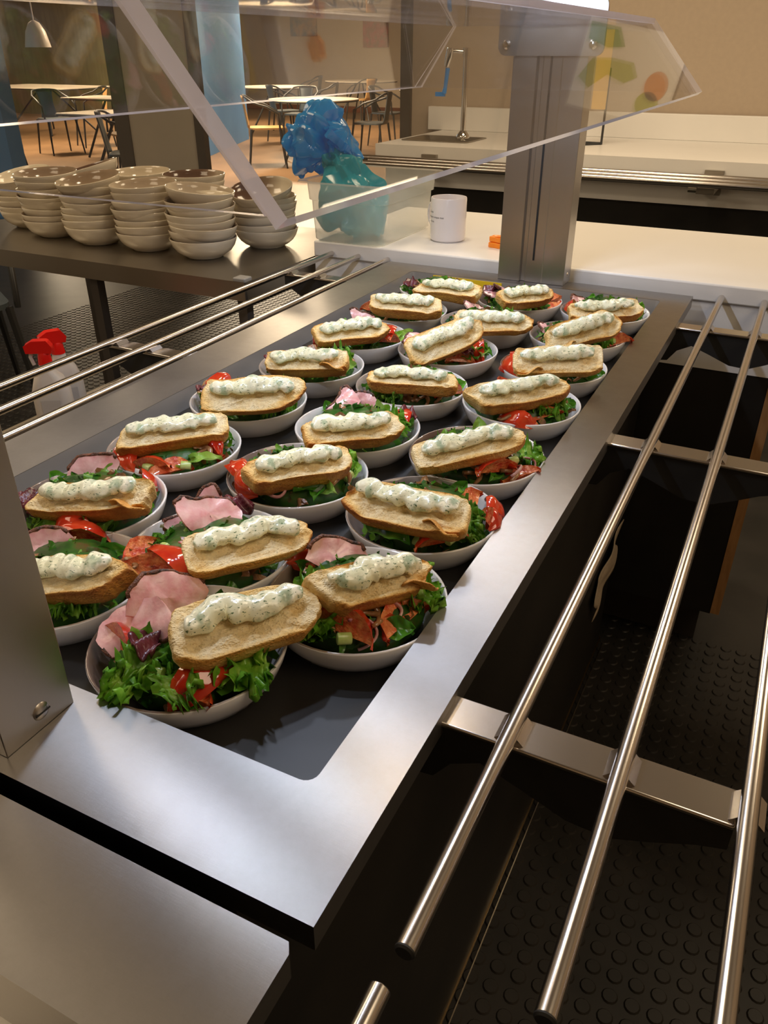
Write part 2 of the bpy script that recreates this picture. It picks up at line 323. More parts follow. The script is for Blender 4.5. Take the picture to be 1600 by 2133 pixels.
def tag(o, label, cat, group=None):
    o['label'] = label; o['category'] = cat
    if group: o['group'] = group
    return o
def thing(name, label, cat, loc=(0, 0, 0), rz=0.0, group=None):
    o = bpy.data.objects.new(name, None); C.objects.link(o); o.location = (loc[0], loc[1], loc[2] + Z0); o.rotation_euler = (0, 0, rz); o.empty_display_size = 0.05
    return tag(o, label, cat, group)
def struct(o): o['kind'] = 'structure'; return o
def dup(root, loc, rz=0.0, label=None, group=None):
    r = root.copy(); C.objects.link(r); r.location = (loc[0], loc[1], loc[2] + Z0); r.rotation_euler = (0, 0, rz)
    if label: r['label'] = label
    if group: r['group'] = group
    for ch in list(root.children):
        c = ch.copy(); C.objects.link(c); c.parent = r
        for g in ch.children:
            d = g.copy(); C.objects.link(d); d.parent = c
    return r
def rrect(x0, x1, y0, y1, r, n=6):
    pts = []
    for cx, cy, a in ((x1 - r, y0 + r, -90), (x1 - r, y1 - r, 0), (x0 + r, y1 - r, 90), (x0 + r, y0 + r, 180)):
        for k in range(n + 1):
            t = math.radians(a + 90 * k / n); pts.append((cx + r * math.cos(t), cy + r * math.sin(t)))
    return pts

# ------------------------------------------------------------------ the setting
FZ = -0.90
g = G(); g.box(-4.9, 2.2, -1.6, 4.8, FZ - 0.05, FZ)
def stud(x, y, r=0.0135, h=0.0028, n=12):
    v = [(x + r * math.cos(2 * pi * k / n), y + r * math.sin(2 * pi * k / n), FZ) for k in range(n)] + \
        [(x + r * .82 * math.cos(2 * pi * k / n), y + r * .82 * math.sin(2 * pi * k / n), FZ + h) for k in range(n)]
    g.add(v, [(k, (k + 1) % n, n + (k + 1) % n, n + k) for k in range(n)] + [tuple(range(n, 2 * n))])
pt = 0.0355
for i in range(-98, 32):
    for j in range(-8, 118):
        x, y = i * pt, j * pt
        if -0.62 < x < -0.03 or y > 1.5 and x > -0.85: continue
        if x < -0.6 and y < 0.5: continue
        stud(x, y)
struct(g.build('floor', 'rubber', ang=25))
g = G(); g.box(-18, 2.2, 4.8, 19, FZ - 0.05, FZ - 0.001)
struct(g.build('floor_dining', 'wood_floor'))
g = G(); g.box(-2.05, 2.2, 4.6, 4.75, FZ, 1.75); struct(g.build('wall_back', 'wall'))
g = G(); g.box(-2.115, -2.05, 4.57, 4.64, FZ, 1.75); struct(g.build('trim_1', 'frame_dark'))
g = G(); g.box(-4.29, -3.70, 4.59, 4.64, FZ, 1.75); struct(g.build('wall_partition', 'wall_grey'))
g = G(); g.box(-4.42, -4.29, 4.58, 4.63, FZ, 1.75); struct(g.build('trim_2', 'frame_dark'))
g = G(); g.box(-3.70, -3.625, 4.58, 4.63, FZ, 1.75); struct(g.build('trim_3', 'frame_dark'))
g = G(); g.prism([(-6.60, 7.4), (-6.80, 7.3), (-8.65, 11.9), (-8.42, 11.9)], 2, FZ, 1.6); struct(g.build('wall_blue', 'blue'))
g = G(); g.box(-7.5, -5.90, 4.85, 5.0, FZ, 1.6); struct(g.build('wall_blue_pier', 'blue'))
g = G(); g.box(-17.5, -1.3, 18.5, 18.7, FZ, 2.4); struct(g.build('wall_dining', 'wall_far'))
g = G(); g.box(-17.5, -1.3, 18.44, 18.5, FZ, FZ + 0.12); struct(g.build('baseboard_dining', simple('red_brown_board', (0.22, 0.07, 0.03), 0.5)))
g = G(); g.box(-1.5, -1.35, 4.9, 18.6, FZ, 2.4); struct(g.build('wall_dining_side', 'wall_far'))
g = G(); g.box(-17.6, -17.4, 4.8, 18.6, FZ, 2.4); struct(g.build('wall_left', 'wall_far'))
g = G(); g.box(-17.4, -11.4, 14.6, 14.8, FZ, 2.4); struct(g.build('wall_olive', 'olive'))
g = G(); g.box(-18, 2.4, -1.8, 19, 1.78, 1.85); struct(g.build('ceiling', 'ceiling'))
g = G(); g.box(2.1, 2.25, -1.6, 4.6, FZ, 1.75); struct(g.build('wall_right', 'wall'))
g = G(); g.box(-4.9, 2.2, -1.75, -1.6, FZ, 1.75); struct(g.build('wall_front', 'wall'))

# ------------------------------------------------------------------ heated well counter
W, L, a_, b_ = 0.53, 1.309, 0.052, 0.085
cnt = thing('serving_counter', 'brushed steel serving counter with a long sunken well full of salad bowls', 'counter', (-W / 2, L / 2, 0))
def P(g, name, mats, par, **kw):
    o = g.build(name, mats, par, **kw); o.location = Vector(o.location) - par.location + Vector((0, 0, Z0)); return o
g = G()
ox0, ox1, oy0, oy1 = -W - a_ - .033, a_, -b_, L + 0.061
outer = [(ox0, oy0), (ox1, oy0), (ox1, oy1), (ox0, oy1)]
inner = rrect(-W, 0, 0, L, 0.010, 5)
# flat rim: bridge the outer rectangle and the rounded opening
n = len(inner); q = n // 4
vo = [(x, y, 0) for x, y in outer]; vi = [(x, y, 0) for x, y in inner]
order = [1, 2, 3, 0]
fs = []
oi = [1, 2, 3, 0]
seg = [(0, q - 1), (q, 2 * q - 1), (2 * q, 3 * q - 1), (3 * q, 4 * q - 1)]
allv = vo + vi
for c in range(4):
    s0, s1 = seg[c]; oc = [1, 2, 3, 0][c]
    for k in range(s0, s1): fs.append((oc, 4 + k + 1, 4 + k))
    nx = seg[(c + 1) % 4][0]; on = [1, 2, 3, 0][(c + 1) % 4]
    fs.append((oc, on, 4 + nx, 4 + s1))
g.add(allv, fs)
g.v = [tuple(v) for v in g.v]
# outer skirt 22 mm, then a return lip
for k in range(4):
    (xa, ya), (xb, yb) = outer[k], outer[(k + 1) % 4]
    g.add([(xa, ya, 0), (xb, yb, 0), (xb, yb, -.022), (xa, ya, -.022)], [(0, 3, 2, 1)])
g.add([(x, y, -.022) for x, y in outer] + [(x + (0.012 if x < -.3 else -.012), y + (0.012 if y < .6 else -.012), -.022) for x, y in outer],
      [(k, 4 + k, 4 + (k + 1) % 4, (k + 1) % 4) for k in range(4)])
P(g, 'counter_rim', 'steel_top', cnt, ang=30)
g = G(); d = 0.045
wall = rrect(-W, 0, 0, L, 0.010, 5)
bot = rrect(-W + .002, -.002, .002, L - .002, 0.012, 5); n = len(wall)
g.add([(x, y, -.0004) for x, y in wall] + [(x, y, -d - .001) for x, y in bot], [(k, (k + 1) % n, n + (k + 1) % n, n + k) for k in range(n)])
P(g, 'well_wall', 'steel_well', cnt, ang=30)
for k in range(4):
    y0, y1 = 0.001 + k * (L - .002) / 4, (k + 1) * (L - .002) / 4
    g = G()
    rim = rrect(-W + .004, -.004, y0 + .001, y1 - .001, .02, 6); r2 = rrect(-W + .012, -.012, y0 + .009, y1 - .009, .02, 6); r3 = rrect(-W + .018, -.018, y0 + .014, y1 - .014, .018, 6)
    n = len(rim)
    g.add([(x, y, -d + .0005) for x, y in rim] + [(x, y, -d + .0005) for x, y in r2] + [(x, y, -d - .002) for x, y in r3],
          [(i, (i + 1) % n, n + (i + 1) % n, n + i) for i in range(n)] + [(n + i, n + (i + 1) % n, 2 * n + (i + 1) % n, 2 * n + i) for i in range(n)] + [tuple(range(2 * n, 3 * n))])
    P(g, 'tray_floor', 'steel_well', cnt, ang=35)
g = G(); g.box(-W - .002, .002, .0, L, -d - .006, -d - .004)
P(g, 'well_underside', 'groove', cnt)
g = G(); g.box(-W - a_ - .01, -.012, -b_ + .01, oy1 - .02, FZ + .02, -.03); P(g, 'cabinet', 'black_panel', cnt)
g = G(); g.box(-.012, -.0095, -b_ + .02, 1.37, FZ + .019, FZ + .023); P(g, 'brass_trim', 'brass_trim', cnt)
g = G(); g.box(-.0035, -.0015, -b_ + .02, 1.37, FZ + .0003, FZ + .004); P(g, 'bright_trim', 'bright_trim', cnt)
# yellow sticker on the far well wall
st = thing('warning_sticker', 'yellow warning sticker with red triangle on the far wall of the steel well', 'sticker', (-.40, L - .004, -.014))
g = G(); g.box(-.078, .078, 0, .0012, -.012, .0115); g.build('sticker_sheet', 'yellow', st)
g = G(); g.prism([(.041, .004), (.057, .004), (.049, -.0048)], 1, -.0008, .0004); g.build('triangle', 'red_print', st)
g = G(); g.box(.030, .078, -.0008, .0004, -.0095, -.0072); g.build('stripe', 'red_print', st)

# second counter module nearest the camera
m2 = thing('neighbour_counter', 'second steel counter module in front, across a black gap', 'counter', (-.3, -.3, 0))
g = G(); x0, x1, y1, y0, yi = -1.2, .048, -.098, -.9, -.181
g.add([(x0, y1, 0), (x1 - .004, y1, 0), (x1, y1 - .006, 0), (x1, y0, 0), (x1 - .075, y0, 0), (x1 - .075, yi, 0), (x0, yi, 0)], [(0, 6, 5, 1), (1, 5, 2), (2, 5, 4, 3)])
g.add([(x0, y1, 0), (x1 - .004, y1, 0), (x1, y1 - .006, 0), (x1, y0, 0), (x0, y1, -.022), (x1 - .004, y1, -.022), (x1, y1 - .006, -.022), (x1, y0, -.022)],
      [(0, 1, 5, 4), (1, 2, 6, 5), (2, 3, 7, 6)])
P(g, 'counter_rim', 'steel_top', m2, ang=30)
g = G(); g.add([(x0, yi, 0), (x1 - .075, yi, 0), (x1 - .075, y0, 0), (x0, yi - .002, -.05), (x1 - .077, yi - .002, -.05), (x1 - .077, y0, -.05), (x0, y0, -.05)], [(0, 1, 4, 3), (1, 2, 5, 4), (3, 4, 5, 6)])
P(g, 'well_wall', 'steel_well', m2, ang=30)
g = G(); g.box(x0, -.02, y0, y1 - .012, FZ, -.055); P(g, 'cabinet', 'black_panel', m2)

# ------------------------------------------------------------------ tray rails
def railset(name, label, xs, ys, brs, side, z=-.0025):
    t = thing(name, label, 'tray rail', (xs[1], (ys[0] + ys[1]) / 2, z))
    for x in xs:
        r = .0062; g = G()
        g.tube([(x, ys[0], z), (x, ys[1], z)], r, 20)
        P(g, 'rail_tube', 'steel_rail', t, bevel=.001)
        for ye in ys:
            if ye == ys[0]:
                g = G(); g.lathe([(.0001, -.0012), (r * .8, -.0012), (r * 1.0, 0), (r, .001)], 20)
                g.v = [(x + v[0], ye - .0002 + v[2], z + v[1]) for v in g.v]; P(g, 'end_cap', 'groove', t)
    for y in brs:
        w_ = .033
        xa = a_ - .03 if side > 0 else -W - a_ - .033 + .03
        xb = .2560 if side > 0 else xs[0] - .012 if xs[0] < xs[2] else xs[2] - .012
        lo, hi = (xa, xb) if side > 0 else (xb, xa)
        g = G(); g.box(lo, hi, y, y + w_, -.0135, -.0090); P(g, 'bracket_bar', 'steel_rail', t, bevel=.0015)
        pr = [(0, -.0135), (0, -.075), (.10, -.072), (.16, -.052), (.26, -.04), (.40, -.052), (.55, -.066), (.68, -.068), (.80, -.056), (.92, -.042), (1, -.036), (1, -.0135)]
        pp = [((lo + u * (hi - lo)) if side > 0 else (hi - u * (hi - lo)), v) for u, v in pr]
        g = G(); g.prism(pp, 1, y + .004, y + w_ - .004); P(g, 'gusset', 'black_metal', t)
        for x in xs:
            g = G(); g.prism([(x - .011, -.0090), (x + .011, -.0090), (x + .006, -.0040), (x - .006, -.0040)], 1, y + .004, y + w_ - .004)
            P(g, 'saddle', 'steel_rail', t)
    return t
railset('tray_rail_set', 'three long round steel tray rails on brackets, running beside the black cabinet and studded floor', [.1025, .181, .262], [-.0735, 1.392], [.098, .637, 1.176], 1)
railset('tray_rail_set', 'three steel tray rails between the salad counter and the table with stacked bowls', [-.779, -.707, -.630], [-.0735, 1.392], [.11, .648, 1.195], -1)
t = thing('tray_rail_set', 'short ends of the next three tray rails, nearest the camera past a small gap', 'tray rail', (.18, -.3, -.012))
for x in (.0995, .178, .259):
    g = G(); g.tube([(x, -.0965, -.0025), (x, -.8, -.0025)], .0062, 20); P(g, 'rail_tube', 'steel_rail', t, bevel=.001)

# ------------------------------------------------------------------ sneeze guard
sg = thing('sneeze_guard', 'clear acrylic sneeze guard hood on two brushed steel posts above the bowls', 'sneeze guard', (-.27, .66, 0))
cx = -.27
def post(y0, y1, name='post'):
    g = G()
    x0, x1 = cx - .07, cx + .071
    # front-back profile with two shallow grooves and a black slot
    pf = [(x0, y0), (x0 + .046, y0), (x0 + .049, y0 + .007), (x0 + .057, y0 + .007), (x0 + .059, y0 + .001), (x0 + .094, y0 + .001), (x0 + .095, y0), (x1, y0), (x1, y1), (x0, y1)]
    g.prism(pf, 2, .0005, .62)
    o = P(g, name, 'steel_post', sg, bevel=.0012, ang=25)
    g = G(); g.box(x0 + .072, x0 + .0755, y0 - .0006, y0 + .002, .045, .60); s = P(g, 'slot', 'groove', sg)
    s.parent = o; s.location = (0, 0, 0)
    return o
pn = post(-.074, -.013); pf_ = post(1.330, 1.383)
def screw(par, x, y, z, axis, r=.0062, mat='chrome'):
    g = G(); g.lathe([(.0001, .0022), (r * .6, .002), (r, .0006), (r * 1.08, 0), (r * 1.08, -.001)], 20)
    if axis == 'x': g.v = [(v[2], v[0], v[1]) for v in g.v]
    else: g.v = [(v[0], -v[2], v[1]) for v in g.v]
    g.v = [(x + v[0], y + v[1], z + v[2]) for v in g.v]
    o = g.build('screw', mat, par); o.location = Vector((0, 0, Z0)) - Vector((sg.location)) if par is sg else (0, 0, 0)
    return o
o = screw(pn, -.1990, -.0405, .0148, 'x', .0066, 'steel_post')
g = G(); g.box(-.1972, -.1965, -.0468, -.0342, .0142, .0154); g.build('screw_slot', 'groove', pn).location = (0, 0, 0)
o = screw(pf_, -.1990, 1.356, .018, 'x', .004)
# mounting plates
for y0, y1 in ((1.322, 1.3298), (-.0128, -.005)):
    pts = rrect(cx - .098, cx + .098, .41, .50, .014, 5)
    g = G(); g.prism(pts, 1, y0, y1); P(g, 'mounting_plate', 'steel_post', sg)
    for xx in (cx - .08, cx + .08):
        g = G(); g.lathe([(.0001, -.004), (.005, -.0035), (.007, 0), (.008, .002)], 20)
        g.v = [(xx + v[0], (y0 if y0 > 1 else y1 + .012) - .010 + v[2], .428 + v[1]) for v in g.v]
        P(g, 'bolt', 'chrome', sg)
T = .0085
xl, xt, zl, zt = .27, .18, .356, .466
gy0, gy1 = .010, 1.318
def sheet(name, pts, nrm, t=T):
    """flat sheet: corner points, thickness t along nrm; faces clear, edges edge material"""
    nrm = Vector(nrm).normalized() * t; A = [Vector(p) for p in pts]; B = [p - nrm for p in A]; n = len(A)
    g = G(); g.add(A, [tuple(range(n))], 0); g.add(B, [tuple(range(n))[::-1]], 0)
    g.add(A + B, [(i, n + i, n + (i + 1) % n, (i + 1) % n) for i in range(n)], 1)
    return P(g, name, ['acrylic', 'acrylic_edge'], sg, smooth=False)
nr = (zt - zl, 0, xl - xt)
sheet('side_panel', [(cx + xl, gy0, zl), (cx + xl, gy1 + .055, zl), (cx + xt, gy1, zt), (cx + xt, gy0, zt)], nr)
sheet('side_panel', [(cx - xl, gy0, zl), (cx - xl, gy1 + .04, zl), (cx - xt, gy1, zt), (cx - xt, gy0, zt)], (-nr[0], 0, nr[2]), .0035)
sheet('top_panel', [(cx - xt, gy0, zt), (cx + xt, gy0, zt), (cx + xt, gy1, zt), (cx - xt, gy1, zt)], (0, 0, 1))
e_ = T * 1.45
sheet('end_panel', [(cx - xl + e_, gy0 + .0002, zl), (cx + xl - e_, gy0 + .0002, zl), (cx + xt - e_ * .6, gy0 + .0002, zt - T), (cx - xt + e_ * .6, gy0 + .0002, zt - T)], (0, -1, 0), .004)
sheet('end_panel', [(cx - xl + .006, gy1, zl), (cx + xl - .006, gy1, zl), (cx + xt, gy1, zt), (cx - xt, gy1, zt)], (0, 1, 0), .004)
# black lamp housing above the hood with LED spots looking down
g = G(); g.box(cx - .05, cx + .05, -.005, 1.322, .525, .56); P(g, 'lamp_housing', 'black_metal', sg)
LEDY = [.22, .38, .56, .74, .92, 1.09, 1.25]
for y in LEDY:
    g = G(); g.lathe([(.0001, .524), (.014, .524)], 20, c=(cx, y)); P(g, 'led_spot', 'led', sg)
    l = bpy.data.lights.new('led_spot_light', 'AREA'); l.shape = 'DISK'; l.size = .026; l.energy = .70; l.color = COOL
    lo = bpy.data.objects.new('led_spot_light', l); C.objects.link(lo); lo.location = (cx, y, .522 + Z0)

# ------------------------------------------------------------------ white counter behind
wc = thing('white_counter', 'white solid-surface counter across the far end with black cabinet below', 'counter', (-.2, 1.66, 0))
g = G(); g.box(-.832, .78, 1.395, 1.93, -.015, .022); P(g, 'worktop', 'white_top', wc, bevel=.004)
g = G(); g.box(-.832, .78, 1.400, 1.42, -.152, -.012); P(g, 'front_apron', 'white_top', wc)
g = G(); g.box(-.832, .225, 1.402, 1.90, -.745, -.15); P(g, 'cabinet', 'black_panel', wc)
g = G(); g.box(.225, .245, 1.400, 1.90, -.742, -.15); P(g, 'side_panel', 'wood_edge', wc)
g = G(); g.box(-.832, .202, 1.50, 1.85, FZ + .001, -.74); P(g, 'plinth', simple('grey_plinth', (.035, .03, .025), .5), wc)
mg = thing('coffee_mug', 'white straight-sided mug with small black text on the white counter', 'mug', (-.545, 1.545, .022))
r = .0425; h = .098
g = G(); g.lathe([(.0001, .001), (r * .86, 0), (r * .97, .004), (r, .012), (r, h - .002), (r - .001, h), (r - .003, h), (r - .004, h - .003), (r - .004, .010), (r - .012, .006), (.0001, .006)], 48); g.build('body', 'mug', mg)
g = G(); g.tube([(-r + .002, .012, .078), (-r - .014, .026, .080), (-r - .022, .032, .060), (-r - .020, .03, .035), (-r + .002, .012, .024)], .005, 10); g.build('handle', 'mug', mg, sub=1)
def wrap_text(body, size, z, th, par):
    cu = bpy.data.curves.new('t', 'FONT'); cu.body = body; cu.size = size; cu.align_x = 'LEFT'
    o = bpy.data.objects.new('t', cu); C.objects.link(o)
    dg = bpy.context.evaluated_depsgraph_get(); me = bpy.data.meshes.new_from_object(o.evaluated_get(dg)); bpy.data.objects.remove(o)
    for v in me.vertices:
        aa = th + v.co.x / r; rr = r + .0005; v.co = (rr * math.cos(aa), rr * math.sin(aa), z + v.co.y)
    me.materials.append(M['ink']); o = bpy.data.objects.new('printed_text', me); C.objects.link(o); o.parent = par; return o
wrap_text('ll uiule', .0062, .066, math.radians(-146), mg)
wrap_text('kl uuion uniqua mot', .0062, .055, math.radians(-150), mg)
wrap_text('nil lu miu', .0062, .045, math.radians(-150), mg)
sl = thing('orange_seal', 'two stacked orange plastic bag seals beside the steel post on the white counter', 'bag seal', (-.405, 1.525, .022))
for k, (zz, rr, ph) in enumerate([(0.0, .026, 0), (.013, .024, .5)]):
    pts = [((rr + .003 * math.cos(5 * th + ph)) * math.cos(th), .75 * (rr + .003 * math.cos(5 * th + ph)) * math.sin(th)) for th in [2 * pi * i / 40 for i in range(40)]]
    inn = [(x * .62, y * .62) for x, y in pts]
    g = G(); n = 40
    V_ = [(x, y, zz) for x, y in pts] + [(x, y, zz + .011) for x, y in pts] + [(x, y, zz + .012 - .004 * k) for x, y in inn] + [(x, y, zz) for x, y in inn]
    g.add(V_, [(q_ * n + i, q_ * n + (i + 1) % n, ((q_ + 1) % 4) * n + (i + 1) % n, ((q_ + 1) % 4) * n + i) for q_ in range(4) for i in range(n)])
    g.build('seal', 'orange', sl, bevel=.001)

# container with blue bag
ct = thing('storage_container', 'frosted plastic container with a wide rim on the white counter end', 'container', (-.737, 1.53, .0225))
def cont_ring(z, hx, hy, r): return [(x, y, z) for x, y in rrect(-hx, hx, -hy, hy, r, 6)]
g = G(); rings = [cont_ring(.000, .088, .135, .02), cont_ring(.006, .094, .142, .025), cont_ring(.092, .100, .146, .03), cont_ring(.094, .105, .150, .03), cont_ring(.134, .108, .152, .03),
                  cont_ring(.136, .122, .165, .026), cont_ring(.132, .123, .166, .026)]
n = len(rings[0]); V_ = [p for rr in rings for p in rr]
g.add(V_, [(k * n + i, k * n + (i + 1) % n, (k + 1) * n + (i + 1) % n, (k + 1) * n + i) for k in range(len(rings) - 1) for i in range(n)] + [tuple(range(n))[::-1]])
o = g.build('tub', 'container', ct, ang=50)
bag = thing('blue_bag', 'crumpled translucent blue plastic bag standing in the frosted container', 'plastic bag', (-.775, 1.52, .028))
def bagfn(spine, rad, seedv, nu, nv, fold=7, amp=.25):
    S = [Vector(p) for p in spine]
    def f(u, v):
        t = u * (len(S) - 1); i = min(int(t), len(S) - 2); fr = t - i; fr = fr * fr * (3 - 2 * fr) if False else fr
        c = S[i].lerp(S[i + 1], fr); rr = rad[i] + (rad[i + 1] - rad[i]) * fr
        a = 2 * pi * v
        tdir = (S[i + 1] - S[i]).normalized(); sd = tdir.cross(Vector((0, 1, 0))).normalized(); up = sd.cross(tdir)
        k = abs(noise.noise(Vector((math.cos(a) * 1.6 + seedv, math.sin(a) * 1.6, u * 3)))) * 2.2 + .35 * abs(math.sin(fold * a / 2 + u * 5 + seedv))
        k2 = noise.noise(Vector((math.cos(a) * 4 + seedv, math.sin(a) * 4, u * 9)))
        q = rr * (1 - amp + amp * 1.4 * k + amp * .6 * k2)
        p = c + sd * math.cos(a) * q + up * math.sin(a) * q
        return tuple(p + Vector((noise.noise(p * 25 + Vector((seedv, 0, 0))), noise.noise(p * 25 + Vector((0, seedv, 9))), noise.noise(p * 25 + Vector((5, 3, seedv))))) * .010)
    return f
g = G(); g.grid(bagfn([(.0, -.02, .004), (.01, -.02, .03), (.0, -.03, .08), (-.02, -.03, .125), (-.045, -.02, .155), (-.065, -.02, .18)], [.03, .072, .078, .062, .034, .020], 2.0, 40, 64), 40, 72)
g.build('bag_body', 'bag_low', bag, ang=28)
g = G(); g.grid(bagfn([(-.062, -.02, .172), (-.080, -.02, .185), (-.105, -.015, .200), (-.130, -.01, .208), (-.150, -.005, .212)], [.020, .040, .082, .074, .018], 5.0, 40, 64, 5, .28), 36, 90)
g.build('bag_top', 'bag', bag, ang=28)
g = G(); g.grid(bagfn([(-.070, -.02, .16), (-.06, -.01, .195), (-.045, 0, .215), (-.03, 0, .228)], [.016, .034, .056, .012], 9.0, 24, 48, 5, .35), 24, 60)
g.build('bag_top', 'bag', bag, ang=28)

# ------------------------------------------------------------------ sink counter on the back wall
sk = thing('sink_counter', 'long white sink counter with backsplash along the beige wall', 'counter', (-.5, 4.1, 0))
g = G()
X0, X1, Y0_, Y1_ = -1.83, 2.05, 3.68, 4.59
sx0, sx1, sy0, sy1 = -1.78, -1.42, 3.90, 4.19
g.box(X0, sx0, Y0_, Y1_, -.10, 0); g.box(sx1, X1, Y0_, Y1_, -.10, 0); g.box(sx0, sx1, Y0_, sy0, -.10, 0); g.box(sx0, sx1, sy1, Y1_, -.10, 0)
P(g, 'worktop', 'white_top', sk)
g = G(); g.box(-1.92, X1, 4.55, 4.595, 0, .125); P(g, 'backsplash', 'white_top', sk, bevel=.003)
g = G(); g.box(-1.80, X1, 3.74, 3.78, -.195, -.09); P(g, 'apron', 'white_top', sk)
g = G(); g.box(-1.80, X1, 3.76, 4.58, FZ + .001, -.19); P(g, 'cabinet', 'black_panel', sk)
g = G()
rings = [[(x, y, z) for x, y in rrect(sx0 + e, sx1 - e, sy0 + e, sy1 - e, .03, 4)] for e, z in ((-.012, .001), (-.012, .004), (.006, .003), (.02, -.02))]
n = len(rings[0]); g.add([p for r_ in rings for p in r_], [(k * n + i, k * n + (i + 1) % n, (k + 1) * n + (i + 1) % n, (k + 1) * n + i) for k in range(3) for i in range(n)] + [tuple(range(3 * n, 4 * n))])
P(g, 'sink_basin', 'steel_dark', sk, ang=50)
fc = thing('drink_tap', 'tall chrome water tap with a blue lever beside the sink', 'tap', (-1.50, 4.06, 0))
g = G(); g.lathe([(.0001, .05), (.016, .045), (.034, .022), (.036, .008), (.034, 0), (.0001, 0)], 20); g.build('base', 'chrome', fc)
g = G(); g.tube([(0, 0, .02), (0, 0, .40)], .015, 14); g.build('column', 'chrome', fc)
g = G(); g.tube([(0, 0, .385), (0, 0, .425)], .020, 14); g.tube([(0, 0, .405), (-.05, -.02, .41), (-.09, -.03, .405)], .010, 10); g.build('spout', 'chrome', fc)
g = G(); g.tube([(-.075, -.03, .425), (-.082, -.03, .385), (-.095, -.03, .34)], [.018, .02, .012], 12); g.build('valve', 'chrome', fc)
g = G(); g.tube([(-.088, -.03, .335), (-.098, -.03, .25), (-.105, -.03, .22)], [.012, .010, .013], 10); g.box(-.150, -.10, -.04, -.02, .205, .225); g.build('lever', 'blue_plastic', fc)
# its tray rail: three tubes with a rounded return at the left
tr = thing('sink_tray_rail', 'steel tray rail of parallel tubes in front of the sink counter', 'tray rail', (0, 3.5, -.07))
for k, y in enumerate((3.62, 3.51, 3.41)):
    g = G(); g.tube([(-1.86 if k != 1 else -1.78, y, -.060), (2.0, y, -.060)], .0135, 12); P(g, 'rail_tube', 'steel_rail', tr)
g = G(); g.tube([(-1.86, 3.62, -.060)] + [(-1.86 - .105 * math.sin(t), 3.515 + .105 * math.cos(t), -.060) for t in [pi * k / 10 for k in range(1, 10)]] + [(-1.86, 3.41, -.060)], .0135, 12); P(g, 'rail_return', 'steel_rail', tr)
for x in (-.17, -1.52):
    g = G(); g.box(x - .035, x + .035, 3.42, 3.74, -.10, -.076); g.box(x - .035, x + .035, 3.70, 3.74, -.14, -.08); P(g, 'rail_bracket', 'steel_dark', tr)
    g = G(); g.box(x - .04, x + .04, 3.655, 3.679, -.055, -.035); P(g, 'clip', 'steel_dark', tr)
    g = G(); g.tube([(x - .07, 3.44, -.088), (x + .0, 3.44, -.088)], .010, 8); P(g, 'clamp_knob', 'steel_dark', tr)
mh = thing('menu_holder', 'small black wire menu holder with yellow card on the sink counter', 'menu holder', (-.80, 4.12, 0))
g = G(); g.tube([(-.05, -.05, .003), (.02, .02, .003), (.02, .02, .34)], .006, 8); g.tube([(.02, .02, .006), (-.06, .03, .006)], .006, 8); g.build('wire_stand', 'black_metal', mh)
g = G(); g.box(-.05, .02, .012, .018, .16, .50); g.build('card', simple('yellow_card', (.80, .52, .16), .6), mh)

# poster of vegetables high on the back wall (seen mirrored in the acrylic)
ps = thing('vegetable_poster', 'pale poster with green leek and fruit on the beige wall, mirrored in the acrylic hood', 'poster', (.21, 4.585, 1.12))
g = G(); g.box(-.22, .20, -.004, .01, -.27, .27); g.build('sheet', 'paper', ps)
def blob(pts, m, nm):
    g = G(); g.prism(pts, 1, -.008, -.004); g.build(nm, m, ps, sub=0)
grn = simple('print_green', (.16, .34, .03), .6); ylg = simple('print_yellow_green', (.42, .48, .06), .6); org = simple('print_orange', (.70, .28, .08), .6)
blob([(-.20, .10), (-.12, .05), (-.10, .14), (-.12, .25), (-.20, .26)], grn, 'pepper_print')
blob([(-.06, -.02), (.0, -.06), (.04, .0), (.02, .10), (.10, .18), (.06, .25), (-.04, .20), (-.06, .10)], ylg, 'leek_print')
blob([(.02 + .07 * math.cos(t), -.17 + .06 * math.sin(t)) for t in [2 * pi * k / 20 for k in range(20)]], org, 'fruit_print')
blob([(.11 + .06 * math.cos(t), -.15 + .06 * math.sin(t)) for t in [2 * pi * k / 20 for k in range(20)]], ylg, 'apple_print')

# ------------------------------------------------------------------ bowls
BR = .0815
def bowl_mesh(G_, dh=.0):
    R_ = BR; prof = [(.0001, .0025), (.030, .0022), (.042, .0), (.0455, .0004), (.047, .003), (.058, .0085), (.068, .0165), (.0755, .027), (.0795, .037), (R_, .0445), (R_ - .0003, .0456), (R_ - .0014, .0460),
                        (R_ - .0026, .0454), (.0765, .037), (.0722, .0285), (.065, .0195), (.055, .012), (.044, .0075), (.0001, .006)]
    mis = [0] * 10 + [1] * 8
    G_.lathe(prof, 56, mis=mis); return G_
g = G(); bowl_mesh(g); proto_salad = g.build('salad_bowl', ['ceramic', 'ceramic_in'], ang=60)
g = G(); bowl_mesh(g); proto_cream = g.build('cream_bowl', ['cream', 'cream_in'], ang=60)

